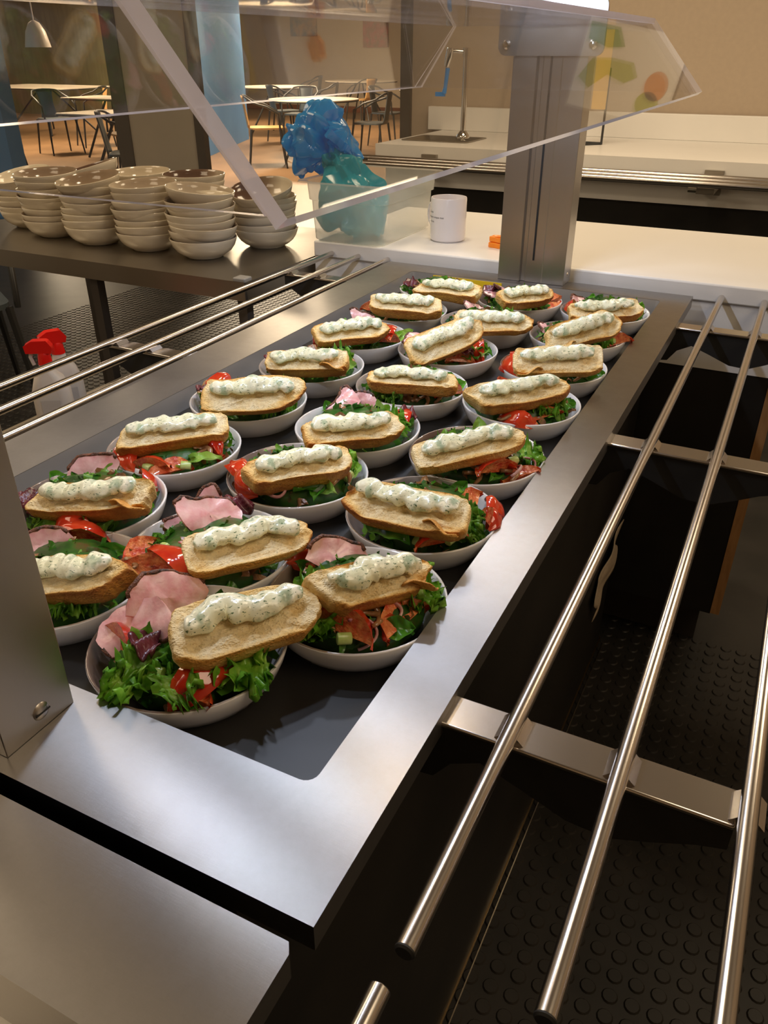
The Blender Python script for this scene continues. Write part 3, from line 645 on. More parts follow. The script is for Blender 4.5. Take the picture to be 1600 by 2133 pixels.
COLN = {'r': 'rail-side column', 'm': 'middle column', 't': 'table-side column'}
ORD = ['first', 'second', 'third', 'fourth', 'fifth', 'sixth', 'seventh', 'eighth']
BOWLS = {  # id: x, y, rim tint, column, order
 1: (-.1665, .081, .9, 'm', 0), 2: (-.0735, .200, .75, 'r', 0), 3: (-.2385, .206, .1, 'm', 1), 4: (-.333, .105, .5, 't', 0), 5: (-.414, .224, .95, 't', 1),
 6: (-.2465, .379, .85, 'm', 2), 7: (-.0815, .362, .8, 'r', 1), 8: (-.422, .375, .6, 't', 2), 9: (-.2475, .527, .1, 'm', 3), 10: (-.0805, .519, 1.0, 'r', 2), 11: (-.4275, .541, .2, 't', 3),
 12: (-.0830, .700, .1, 'r', 3), 13: (-.4205, .700, .5, 't', 4), 14: (-.2460, .691, .6, 'm', 4), 15: (-.0840, .862, 1.0, 'r', 4), 16: (-.4235, .864, .6, 't', 5), 17: (-.2605, .863, .7, 'm', 5),
 18: (-.0900, 1.030, .7, 'r', 5), 19: (-.4215, 1.036, .6, 't', 6), 20: (-.2560, 1.031, .5, 'm', 6), 21: (-.0820, 1.196, .7, 'r', 6), 22: (-.4200, 1.205, .1, 't', 7), 23: (-.2480, 1.199, .9, 'm', 7)}
def bphrase(k):
    c, o_ = BOWLS[k][3], BOWLS[k][4]
    nmax = {'r': 6, 'm': 7, 't': 7}[c]
    return '%s bowl of the %s' % (ORD[o_] + '-from-front' if o_ < nmax else 'farthest', COLN[c])

BREAD = {1: (-.141, .044, .040, -.077, .135, .032), 2: (-.071, .142, .044, -.016, .225, .028), 3: (-.203, .136, .040, -.143, .230, .029), 4: (-.330, .066, .022, -.234, .082, .047), 5: (-.419, .165, .028, -.313, .206, .041),
 6: (-.246, .292, .040, -.185, .389, .030), 7: (-.135, .302, .034, -.015, .309, .037), 8: (-.439, .309, .034, -.356, .394, .035), 9: (-.244, .399, .040, -.175, .491, .031), 10: (-.114, .418, .032, -.022, .503, .043),
 11: (-.424, .447, .036, -.323, .517, .037), 12: (-.119, .611, .032, -.020, .685, .041), 13: (-.438, .610, .030, -.325, .637, .041), 14: (-.276, .620, .032, -.161, .640, .037), 15: (-.112, .754, .036, -.005, .809, .039),
 16: (-.431, .736, .036, -.354, .827, .034), 17: (-.272, .741, .026, -.199, .839, .051), 18: (-.104, .901, .026, -.017, .987, .047), 19: (-.437, .938, .036, -.321, .966, .035), 20: (-.267, .911, .034, -.150, .945, .035),
 21: (-.107, 1.038, .034, -.009, 1.107, .037), 22: (-.414, 1.088, .032, -.296, 1.087, .037), 23: (-.239, 1.057, .038, -.176, 1.155, .030)}
# per bread: width, thickness, tilt toward the diner (deg), rounder end (+1 right, -1 left), curvature of cream, crag
BS = {1: (.060, .022, 22, 1, .10, .2), 2: (.046, .024, 26, 1, .1, .9), 3: (.052, .014, 22, 1, .5, .3), 4: (.044, .024, 25, 1, .0, .3), 5: (.040, .028, 30, 0, .0, .9), 6: (.042, .026, 25, 0, .05, .3), 7: (.055, .020, 24, -1, .1, .8),
      8: (.042, .026, 28, 0, .0, .4), 9: (.044, .022, 28, 0, .0, .5), 10: (.046, .018, 22, 1, .05, .3), 11: (.060, .016, 38, 1, .3, .3), 12: (.046, .024, 28, 1, .05, .6), 13: (.042, .022, 30, 0, .1, .8), 14: (.036, .020, 16, 0, .0, .2),
      15: (.054, .018, 36, 0, .15, .8), 16: (.048, .018, 30, 1, .1, .2), 17: (.058, .018, 42, 1, .1, .2), 18: (.056, .020, 42, 1, .1, .9), 19: (.046, .022, 26, 0, .1, .6), 20: (.050, .016, 34, 1, .0, .7), 21: (.046, .020, 26, 0, .05, .9),
      22: (.042, .022, 22, 0, .0, .3), 23: (.044, .020, 28, 1, .05, .5)}
def nz(x, y, z): return noise.noise(Vector((x, y, z)))

def make_bread(k):
    ax, ay, az, bx, by, bz = BREAD[k]; w_, th, tilt, rnd, cur, crag = BS[k]; w_ *= .86
    A, B = Vector((ax, ay, az)), Vector((bx, by, bz)); mid = (A + B) / 2 + Vector((BOWLS[k][0] - CAM.x, BOWLS[k][1] - CAM.y, 0)).normalized() * .0035; ex = (B - A).normalized(); hl = (B - A).length / 2 + .004
    tc = CAM - mid; tc.z = 0; hz = Vector((0, 0, 1)); sidev = ex.cross(hz).normalized()     # points toward the diner when A is left of B
    if sidev.dot(tc) < 0: sidev = -sidev
    nrm0 = (hz - ex * hz.dot(ex)).normalized(); tl = math.radians(tilt)
    nn = nrm0 * math.cos(tl) + sidev * math.sin(tl); ey = nn.cross(ex)
    mat = Matrix((ex, ey, nn)).transposed().to_4x4(); mat.translation = mid
    sd = k * 7.3; n = 96; hw = w_ / 2
    rh = random.Random(k * 3 + 1); holes = [(rh.uniform(-.85, .85) * hl, rh.uniform(-.95, .5) * hw, rh.uniform(.0018, .0052), rh.uniform(.3, 1.0)) for _ in range(20 + int(30 * crag))]
    def outline(t, s=1.0):
        c, s_ = math.cos(t), math.sin(t)
        x = math.copysign(abs(c) ** .30, c); y = math.copysign(abs(s_) ** .40, s_)
        taper = 1.0
        if rnd and x * rnd > .15: taper = math.sqrt(max(0.0, 1 - ((x * rnd - .15) / .87) ** 2.6)) * .85 + .15
        skew = 1.1 * nz(sd, 3, 1) if x > 0 else 1.1 * nz(sd, 9, 4)
        xx = x * hl + y * hw * skew * abs(x) ** 3 + .0035 * nz(y * 2.2 + sd, x, 8) * abs(x) ** 4; yy = y * hw * taper * (1 + .22 * nz(x * 1.5 + sd, s_ > 0, 5))
        jag = crag * .0035 * nz(t * 3 + sd, s, 1) + .0026 * nz(math.cos(t) * 4 + sd, math.sin(t) * 2, 2)
        return xx * (1 + jag * 6), yy * (1 + jag * 26)
    V, F, MI, CR = [], [], [], []
    rings = [(.0, 0, 0), (.12, 0, 0), (.24, 0, 0), (.36, 0, 0), (.48, 0, 0), (.58, 0, 0), (.68, 0, 0), (.76, 0, 0), (.84, 0, 0), (.92, .0002, 0), (.975, .0003, 0), (.998, -.0006, 1), (1.012, -.0030, 1), (1.02, -.30 * th, 1), (1.0, -.62 * th, 1), (.955, -.86 * th, 1), (.90, -th, 1), (.3, -th * 1.02, 1)]
    for ri, (sc_, dz, mi) in enumerate(rings):
        for i in range(n):
            t = 2 * pi * i / n; x, y = outline(t, sc_)
            X, Y = x * sc_, y * sc_
            if ri == 0: X, Y = 0, 0
            # cratered crumb: the cut face sinks and tears between raised edges
            z = dz
            if mi == 0: z += -.0016 * (1 - sc_) * 1.2 + .0016 * nz(X * 90 + sd, Y * 90, 0) + .0012 * nz(X * 260, Y * 260, sd) - crag * .016 * max(0, nz(X * 45 + sd * 2, Y * 60, 4) - .10) - sum(min(r_h, .0045) * d_h * 1.5 * max(0, 1 - ((X - hx_) ** 2 + 1.6 * (Y - hy_) ** 2) / r_h ** 2) for hx_, hy_, r_h, d_h in holes)
            else: z += .0022 * nz(X * 70 + sd, Y * 70, dz * 90); f_ = 1 + .04 * nz(math.cos(t) * 5 + sd, math.sin(t) * 3, dz * 150) + .02 * nz(X * 160, Y * 160, dz * 300); X *= f_; Y *= f_ * (1 + .03 * crag * nz(t * 11, dz * 200, sd))
            z += .0035 * (X / hl) ** 2 * (1 if k % 2 else -.6)
            V.append((X, Y, z))
            endness = max(0.0, abs(math.cos(t)) ** 3 - .35) if (math.cos(t) * rnd <= 0 or not rnd) else 0.0
            cr_ = [0, 0, 0, 0, 0, .0, .02, .05, .12, .24, .50, .80, .95, .80, .78, .85, .95, .95, .95][ri]
            if ri >= 7: cr_ = cr_ * (1 - .6 * min(1, endness * 1.8)) + .35 * nz(X * 40 + sd, Y * 40, 6 + dz * 60)
            if ri >= 10 and k in (1, 3, 10, 15): cr_ -= .25
            CR.append(max(0, cr_))
    nr_ = len(rings)
    for r_ in range(nr_ - 1):
        for i in range(n):
            j = (i + 1) % n
            if r_ == 0: F.append((n + i, n + j, 0))
            else: F.append((r_ * n + i, (r_ + 1) * n + i, (r_ + 1) * n + j, r_ * n + j))
            MI.append(0 if r_ < 4 else 1)
    F.append(tuple((nr_ - 1) * n + i for i in range(n))[::-1]); MI.append(1)
    g = G(); g.v = V; g.f = F; g.mi = MI
    root = g.build('bread_slice', 'toast', ang=0, sub=1)
    at_ = root.data.attributes.new('crust', 'FLOAT', 'POINT'); at_.data.foreach_set('value', CR)
    root.matrix_world = Matrix.Translation((0, 0, Z0)) @ mat
    # torn crust flap that stands up on the craggy slices
    if crag > .7:
        s_ = 1 if k % 3 else -1
        def ff(u, v):
            return (hl * (.35 + .6 * u) * s_, -hw * (.9 - .15 * math.sin(u * 7)) , -.008 + .022 * v * (1 - .5 * abs(2 * u - 1)) + .003 * nz(u * 5 + sd, v * 4, 1))
        def ff2(u, v):
            x, y, z = ff(u, v); return (x, y + .006 * math.sin(v * 2.4 + u * 3) , z)
        g = G(); g.grid(ff2, 10, 6); fl = g.build('crust_flap', 'toast', root, solid=.0018, sub=1); fl.location = (0, 0, 0)
        at_ = fl.data.attributes.new('crust', 'FLOAT', 'POINT'); at_.data.foreach_set('value', [.55] * len(fl.data.vertices))
    # piped cream
    N = 46; g = G(); rr_ = []; path = []
    x0, x1 = -hl * .86, hl * (.80 if rnd >= 0 else .86)
    for i in range(N + 1):
        u = i / N; x = x0 + (x1 - x0) * u
        y = hw * (.22 + .34 * nz(u * 3.6 + sd, 7, 0)) + cur * .018 * math.sin(pi * u) - cur * .006
        lump = .0005 * math.sin(u * 44 + sd + 2 * nz(u * 4, sd, 2)) + .0022 * nz(u * 5.5, sd, 5)
        r0 = .0092 * (w_ / .042) ** .25
        env = min(1, (u + .02) * 7) ** .5 * min(1, (1.0 - u + .025) * 8) ** .5
        rr_.append(max(.0008, (r0 + lump * 1.5) * env)); path.append(Vector((x, y, r0 * .52 + .0005 + .0012 * nz(u * 6, 2, sd) + .0035 * (x / hl) ** 2 * (1 if k % 2 else -.6))))
    nv = 20; vs = []
    for i, p_ in enumerate(path):
        t_ = (path[min(i + 1, N)] - path[max(i - 1, 0)]).normalized(); sdv = t_.cross(Vector((0, 0, 1))).normalized()
        for j in range(nv):
            a = 2 * pi * j / nv; wob = 1 + .24 * nz(math.cos(a) * 1.6 + i * .16 + sd, math.sin(a) * 1.6, i * .17) + .05 * math.sin(i * .9 + 2 * math.cos(a))
            z_ = math.sin(a) * (.74 if math.sin(a) > 0 else .62)
            vs.append(p_ + sdv * math.cos(a) * rr_[i] * 1.14 * wob + Vector((0, 0, z_ * rr_[i] * wob)))
    g.add(vs, [(i * nv + j, i * nv + (j + 1) % nv, (i + 1) * nv + (j + 1) % nv, (i + 1) * nv + j) for i in range(N) for j in range(nv)] + [tuple(range(nv))[::-1], tuple(range(N * nv, (N + 1) * nv))])
    s = g.build('herb_cream', 'spread', root, ang=0, sub=1); s.location = (0, 0, 0)
    return root

def frame(pos, fwd, up, roll=0):
    fwd = Vector(fwd).normalized(); up = Vector(up); up = (up - fwd * up.dot(fwd)).normalized(); sd = up.cross(fwd)
    m = Matrix((fwd, sd, up)).transposed() @ Matrix.Rotation(roll, 3, 'X'); m = m.to_4x4(); m.translation = Vector(pos) + Vector((0, 0, Z0)); return m

def tomato(k, s=1.0):
    g = G(); r_ = .019 * s; nl, nm = 10, 8; half = math.radians(34 + 10 * random.random()); q1, q2 = random.uniform(1.1, 1.45), random.uniform(.8, 1.1)
    sk_ = []
    for i in range(nl + 1):
        la = -pi / 2 * .92 + pi * .92 * i / nl
        for j in range(nm + 1):
            lo_ = -half + 2 * half * j / nm; rr = r_ * (1 + .16 * nz(la * 1.5 + k, lo_ * 2, 1))
            sk_.append((rr * math.sin(la) * q1, rr * math.cos(la) * math.sin(lo_), rr * math.cos(la) * math.cos(lo_) * q2 - .004 * (la / 1.5) ** 2))
    g.add(sk_, [(i * (nm + 1) + j, i * (nm + 1) + j + 1, (i + 1) * (nm + 1) + j + 1, (i + 1) * (nm + 1) + j) for i in range(nl) for j in range(nm)], 0)
    for side in (0, nm):
        fl = []; m_ = 4
        for i in range(nl + 1):
            o_ = sk_[i * (nm + 1) + side]
            for q_ in range(m_ + 1):
                f_ = q_ / m_; la = -pi / 2 * .92 + pi * .92 * i / nl
                dp = .0022 * math.sin(pi * f_) * (1 if f_ < .8 else .5) * math.cos(la) + .0012 * nz(i * .9 + k, q_ * 1.3, side)
                fl.append((o_[0] * (1 - .25 * f_ * 0), o_[1] * (1 - f_) + (-dp if side else dp) * 1.0, o_[2] * (1 - f_) + r_ * .10 * f_))
        fc_ = [(i * (m_ + 1) + j, (i + 1) * (m_ + 1) + j, (i + 1) * (m_ + 1) + j + 1, i * (m_ + 1) + j + 1) for i in range(nl) for j in range(m_)]
        g.add(fl, fc_ if side else [f[::-1] for f in fc_], 1)
    return g.build('tomato_wedge', ['tomato_skin', 'tomato_flesh'], ang=50)

def lettuce(k, ln=.055, wd=.040):
    def f(u, v):
        e = abs(2 * v - 1); s_ = 2 * v - 1; wv = wd / 2 * (math.sin(pi * min(.93, .12 + u * .82)) ** .55)
        ed = e ** 1.6
        jag = (.20 * math.sin(u * 70 + k) * ed + .12 * math.sin(u * 31 + k * 2) * ed)
        x = ln * (u + .02 * math.sin(v * 40 + k) * u); y = s_ * wv * (1 + jag)
        z = .0085 * ed * math.sin(u * 26 + k * 3 + s_ * 2) + .004 * ed * math.sin(u * 61 + k) + .006 * e + .010 * math.sin(u * 2.2) - .012 * u * u
        if u > .8: x += .004 * math.sin(v * 34 + k); z += .006 * (u - .8) * 5 * math.sin(v * 22 + k)
        return (x, y, z)
    g = G(); g.grid(f, 40, 22); return g.build('lettuce_leaf', 'frisee', ang=0)

def leaf(k, ln=.036, wd=.022, mat='leaf'):
    c = .2 + .5 * random.random()
    def f(u, v):
        s_ = 2 * v - 1; wv = wd / 2 * (math.sin(pi * (u ** .75)) ** .8 + .03)
        return (ln * u, s_ * wv * (1 + .06 * math.sin(u * 14 + k)), .010 * math.sin(u * 2.6 + .2) * c + .005 * s_ * s_ + .0015 * math.sin(u * 16 + s_ * 3 + k) - (.0012 * (1 - min(1, abs(s_) * 8))))
    g = G(); g.grid(f, 14, 10); g.tube([(-.012, 0, -.003), (0, 0, 0), (ln * .5, 0, .010 * math.sin(1.5) * c)], [.0009, .0009, .0005], 6)
    return g.build('salad_leaf', mat, ang=0)

HAMS = [[(1.0, .75), (.55, 1.0), (0, .85), (-.8, .75), (-1.05, .35), (-1.0, -.2), (-.75, -.9), (-.5, -1.35), (-.15, -1.2), (.1, -.5), (.5, .1), (1.05, .45)],
        [(1.0, .1), (.7, .8), (.1, 1.0), (-.5, .9), (-1.0, .5), (-1.1, -.1), (-.7, -.7), (-.1, -.85), (.4, -.6), (.8, -.75), (1.1, -.4)],
        [(1.1, .3), (.6, .6), (0, .95), (-.7, .7), (-1.1, 0), (-.9, -.6), (-.2, -.9), (.5, -.9), (.9, -.45)]]
def ham(k, sx=.036, sy=.027):
    n = 40; pts = []
    for i in range(n):
        t = 2 * pi * i / n; c, s_ = math.cos(t), math.sin(t)
        hp = HAMS[k % len(HAMS)]; f_ = i / n * len(hp); a0 = hp[int(f_) % len(hp)]; a1 = hp[(int(f_) + 1) % len(hp)]; fr = f_ - int(f_)
        x = sx * (a0[0] + (a1[0] - a0[0]) * fr); y = sy * (a0[1] + (a1[1] - a0[1]) * fr)
        q_ = 1 + .16 * nz(c * .8 + k * 1.7, s_ * .8, 3) + .04 * nz(c * 6, s_ * 6 + k, 2); pts.append((x * q_, y * q_))
    def hz_(x, y): return .010 * math.sin(x * 42 + k) * .8 + .006 * math.cos(y * 60 + k * 2) * .7 - .005 * (y / sy) + .004 * nz(x * 60, y * 60, k)
    g = G(); R_ = [0, .35, .7, .95, 1.0]
    V = []
    for top in (1, 0):
        for s_ in R_:
            for x, y in pts: V.append((x * s_, y * s_, hz_(x * s_, y * s_) + (.0032 if top else 0)))
    m_ = len(R_); F = []; mi = []
    for r_ in range(m_ - 1):
        for i in range(n):
            j = (i + 1) % n; o_ = m_ * n
            F.append((r_ * n + i, (r_ + 1) * n + i, (r_ + 1) * n + j, r_ * n + j)); mi.append(0)
            F.append((o_ + r_ * n + j, o_ + (r_ + 1) * n + j, o_ + (r_ + 1) * n + i, o_ + r_ * n + i)); mi.append(0)
    g.add(V, F, 0)
    rind = []
    for i in range(n):
        j = (i + 1) % n; a, b = (m_ - 1) * n + i, (m_ - 1) * n + j; c_, d_ = 2 * m_ * n - n + i, 2 * m_ * n - n + j
        g.f.append((a, c_, d_, b)); g.mi.append(1 if n * .05 < i < n * .62 else 0)
    o = g.build('ham_slice', ['ham', 'ham_rind'], ang=60)
    # pepper crust strip along one side
    path = []; rr = []
    for i in range(int(n * .52), int(n * .96)):
        x, y = pts[i]; path.append((x * .99, y * .99, hz_(x, y) + .0016)); rr.append(.0021 + .0011 * nz(i * .8, k, 1))
    g = G(); g.tube(path, rr, 8); c = g.build('pepper_crust', 'ham_rind', o, ang=0); c.location = (0, 0, 0)
    return o

def mushroom(k):
    n = 12; R_ = .011 + .003 * random.random()
    path = [(R_ * math.cos(t), R_ * math.sin(t), .002 * math.sin(t * 3 + k)) for t in [-1.3 + 2.9 * i / n for i in range(n + 1)]]
    g = G(); g.tube(path, [.0034 * math.sin(pi * min(.95, .1 + .8 * i / n)) ** .6 + .0008 * nz(i * .7, k, 2) for i in range(n + 1)], 10, flat=.7)
    g.tube([(R_ * .9, 0, 0), (0, .001, .001), (-R_ * .6, 0, .002)], [.0028, .0022, .003], 8); return g.build('mushroom_slice', 'mushroom', ang=0)
def beet(k):
    def f(u, v):
        s_ = 2 * v - 1; return (.038 * u, s_ * .008 * (.4 + math.sin(pi * u) ** .5) * (1 + .1 * math.sin(u * 20 + k)), .008 * math.sin(u * 3) + .004 * math.sin(u * 14 + s_ * 3 + k))
    g = G(); g.grid(f, 20, 6); return g.build('dark_leaf_strip', 'beet', ang=0, solid=.0012)
def onion(k):
    R_ = .013 + .004 * random.random(); n = 16
    g = G(); g.tube([(R_ * math.cos(t), R_ * .8 * math.sin(t), .004 * math.sin(t * 2 + k)) for t in [-1.6 + 3.4 * i / n for i in range(n + 1)]], .0014, 7, flat=1.5); return g.build('onion_ring', 'onion', ang=0)
def celery(k):
    g = G(); g.tube([(-.006, 0, 0), (-.0055, 0, 0), (.0055, 0, .001), (.006, 0, .001)], [.0045, .0052, .0052, .0046], 12, flat=.75); return g.build('celery_piece', 'celery', ang=40)

def filling(k, bx, by):
    """the packed mixed leaves under everything else: nobody could count them"""
    rnd = random.Random(k * 13 + 1); g = G(); n = 120
    # dark packed core
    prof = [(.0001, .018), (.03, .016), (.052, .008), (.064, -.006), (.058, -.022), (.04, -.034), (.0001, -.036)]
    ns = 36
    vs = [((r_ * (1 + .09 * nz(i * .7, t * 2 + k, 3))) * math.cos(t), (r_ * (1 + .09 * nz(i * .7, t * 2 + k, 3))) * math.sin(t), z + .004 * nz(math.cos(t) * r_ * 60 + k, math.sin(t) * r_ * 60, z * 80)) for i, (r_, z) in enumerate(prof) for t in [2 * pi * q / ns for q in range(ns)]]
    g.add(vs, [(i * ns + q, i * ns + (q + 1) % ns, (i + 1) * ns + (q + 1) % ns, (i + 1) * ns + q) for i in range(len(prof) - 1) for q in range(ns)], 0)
    for i in range(n):
        rr = .068 * math.sqrt(rnd.random()); a = rnd.random() * 2 * pi; z = .017 - .024 * (rr / .068) ** 2.2 + rnd.uniform(-.003, .004)
        ln, wd = rnd.uniform(.010, .022), rnd.uniform(.005, .012); yaw = rnd.random() * 2 * pi; pit = rnd.uniform(-.7, .7); ro = rnd.uniform(-1.2, 1.2)
        m = Matrix.Translation((rr * math.cos(a), rr * math.sin(a), z)) @ Euler((ro, pit, yaw)).to_matrix().to_4x4(); ph = rnd.random() * 6
        pts = []
        for u in range(5):
            for v in range(4):
                U, V_ = u / 4, v / 3 * 2 - 1
                pts.append(m @ Vector((ln * (U - .5), V_ * wd / 2 * (math.sin(pi * (.12 + .76 * U))), .003 * math.sin(U * 5 + ph) + .002 * V_ * math.sin(U * 9 + ph))))
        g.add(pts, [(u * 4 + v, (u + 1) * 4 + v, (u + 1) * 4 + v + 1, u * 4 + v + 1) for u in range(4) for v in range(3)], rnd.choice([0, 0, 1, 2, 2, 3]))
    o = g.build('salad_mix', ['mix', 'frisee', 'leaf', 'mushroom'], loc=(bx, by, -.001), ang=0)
    o['kind'] = 'stuff'; return tag(o, 'packed mixed salad leaves filling the ' + bphrase(k), 'salad')

# what the photo shows in each bowl: kind, angle seen from the diner (0 toward the diner, 90 right, 180 behind), share of the radius
SPEC = {
1: 'H-98.50,H-158.44,T-98.74,T-14.72,T8.70,T30.60,T62.74,T80.78,L-62.62,L-42.78,L-22.76,L24.84,L46.82,G48.90,G178.80,C-32.66,C22.66,B-60.5,M0.45,G90.7',
2: 'H-158.6,T-8.74,T20.66,T40.74,T-150.84,T4.45,L-75.66,L-50.76,L-30.82,L70.84,L96.84,G40.84,G-130.84,O0.8,O32.62,C-10.84,M8.6,M60.5',
3: 'H-168.55,H175.35,B150.75,T-92.80,T-58.66,T-50.82,T-36.7,G-70.8,G62.85,M-20.7,O-45.55,G160.85,C-75.6',
4: 'H-166.5,G178.85,O165.7,M62.74,M34.7,M10.6,L12.84,T40.55,L-20.8,T150.8,G100.7',
5: 'H170.72,T104.84,T0.74,T-26.72,L-36.86,L46.84,L8.9,M30.84,G-158.95,B-90.74,B-70.7,G150.8,O70.7',
6: 'T-84.84,T-66.7,T112.66,O-28.74,O-52.7,G16.84,G34.80,G4.7,M54.74,M40.62,G84.86,C66.8,M-20.55,L96.7',
7: 'D-34.80,T84.86,T98.76,T14.80,T104.9,L42.84,L62.8,C-2.84,C26.84,M14.6,G70.7,G140.8',
8: 'T-64.80,T-22.82,T-2.84,T58.8,T72.7,P22.84,G90.86,G78.8,M30.74,C-30.86,C8.86,L100.7',
9: 'H-158.70,H178.74,G-148.94,G160.94,T96.80,B104.84,G112.90,L66.74,M30.7,M60.6,L-10.7',
10: 'M-6.82,M34.82,M10.66,M18.5,M48.6,T32.76,T56.70,T44.86,O62.84,O40.8,L84.86,G16.88,G-60.8,L-70.6,G178.8,C52.7',
11: 'L60.84,L30.80,L100.84,G0.82,G-28.8,M-138.9,M-120.8,T-150.9,B-96.76,G-110.9,T-30.6',
12: 'L44.84,L34.7,G72.86,G86.82,T4.84,T-168.86,T20.8,G-96.88,G-80.8,M-20.8,M40.6',
13: 'L-26.84,L100.74,G30.86,G62.82,G14.82,M70.72,M86.6,B-84.76,T100.6,C50.8,M-70.7',
14: 'L-22.84,L-54.78,M-6.76,M28.76,M10.84,B44.80,T62.84,T54.7,G82.84,G94.8,M-30.6',
15: 'M52.72,B40.70,G66.86,C-82.84,T-60.80,M30.74,G54.84,T-72.7,G-160.9,O48.6',
16: 'H172.7,T-78.84,T34.76,T56.72,G80.86,G20.86,G-6.86,P84.9,O24.7,B28.6,G-84.8',
17: 'T78.76,T88.6,G44.86,G60.82,G74.9,H-92.76,T24.82,B20.76,G-108.88,L66.76,G30.84',
18: 'H-100.72,L40.80,C60.84,T72.84,M34.74,T58.86,G50.7,B84.7',
19: 'H-92.76,M-82.7,L14.86,L50.84,L34.8,T-24.74,M-40.84,T-56.78,G-84.9',
20: 'M-10.74,G10.86,H-158.74,M12.66,M-30.7,T40.7,L60.7',
21: 'L64.82,L78.8,H-128.74,T-80.74,M40.82,G50.86,G-160.9,M20.7',
22: 'G-6.84,G32.84,B-80.78,G-94.92,T14.76,M-66.74,M-74.6,G60.8,G10.7',
23: 'H-84.74,B-94.74,T72.76,T60.7,L30.80,M66.6,H-70.5,G44.84,M-110.8'}
KN = {'T': ('tomato wedge', 'tomato', 'tomato wedges'), 'L': ('curly green lettuce leaf', 'lettuce', 'curly lettuce leaves'), 'G': ('smooth green leaf', 'salad leaf', 'smooth leaves'), 'D': ('large dark green leaf', 'salad leaf', 'dark leaf'),
      'P': ('pale lettuce frond', 'salad leaf', 'pale frond'), 'H': ('pink ham slice', 'ham', 'ham slices'), 'M': ('brown fried mushroom slice', 'mushroom', 'mushroom slices'), 'B': ('dark red leaf strip', 'salad leaf', 'dark strips'),
      'O': ('thin red onion ring', 'onion', 'onion rings'), 'C': ('pale green celery piece', 'celery', 'celery pieces')}
import re
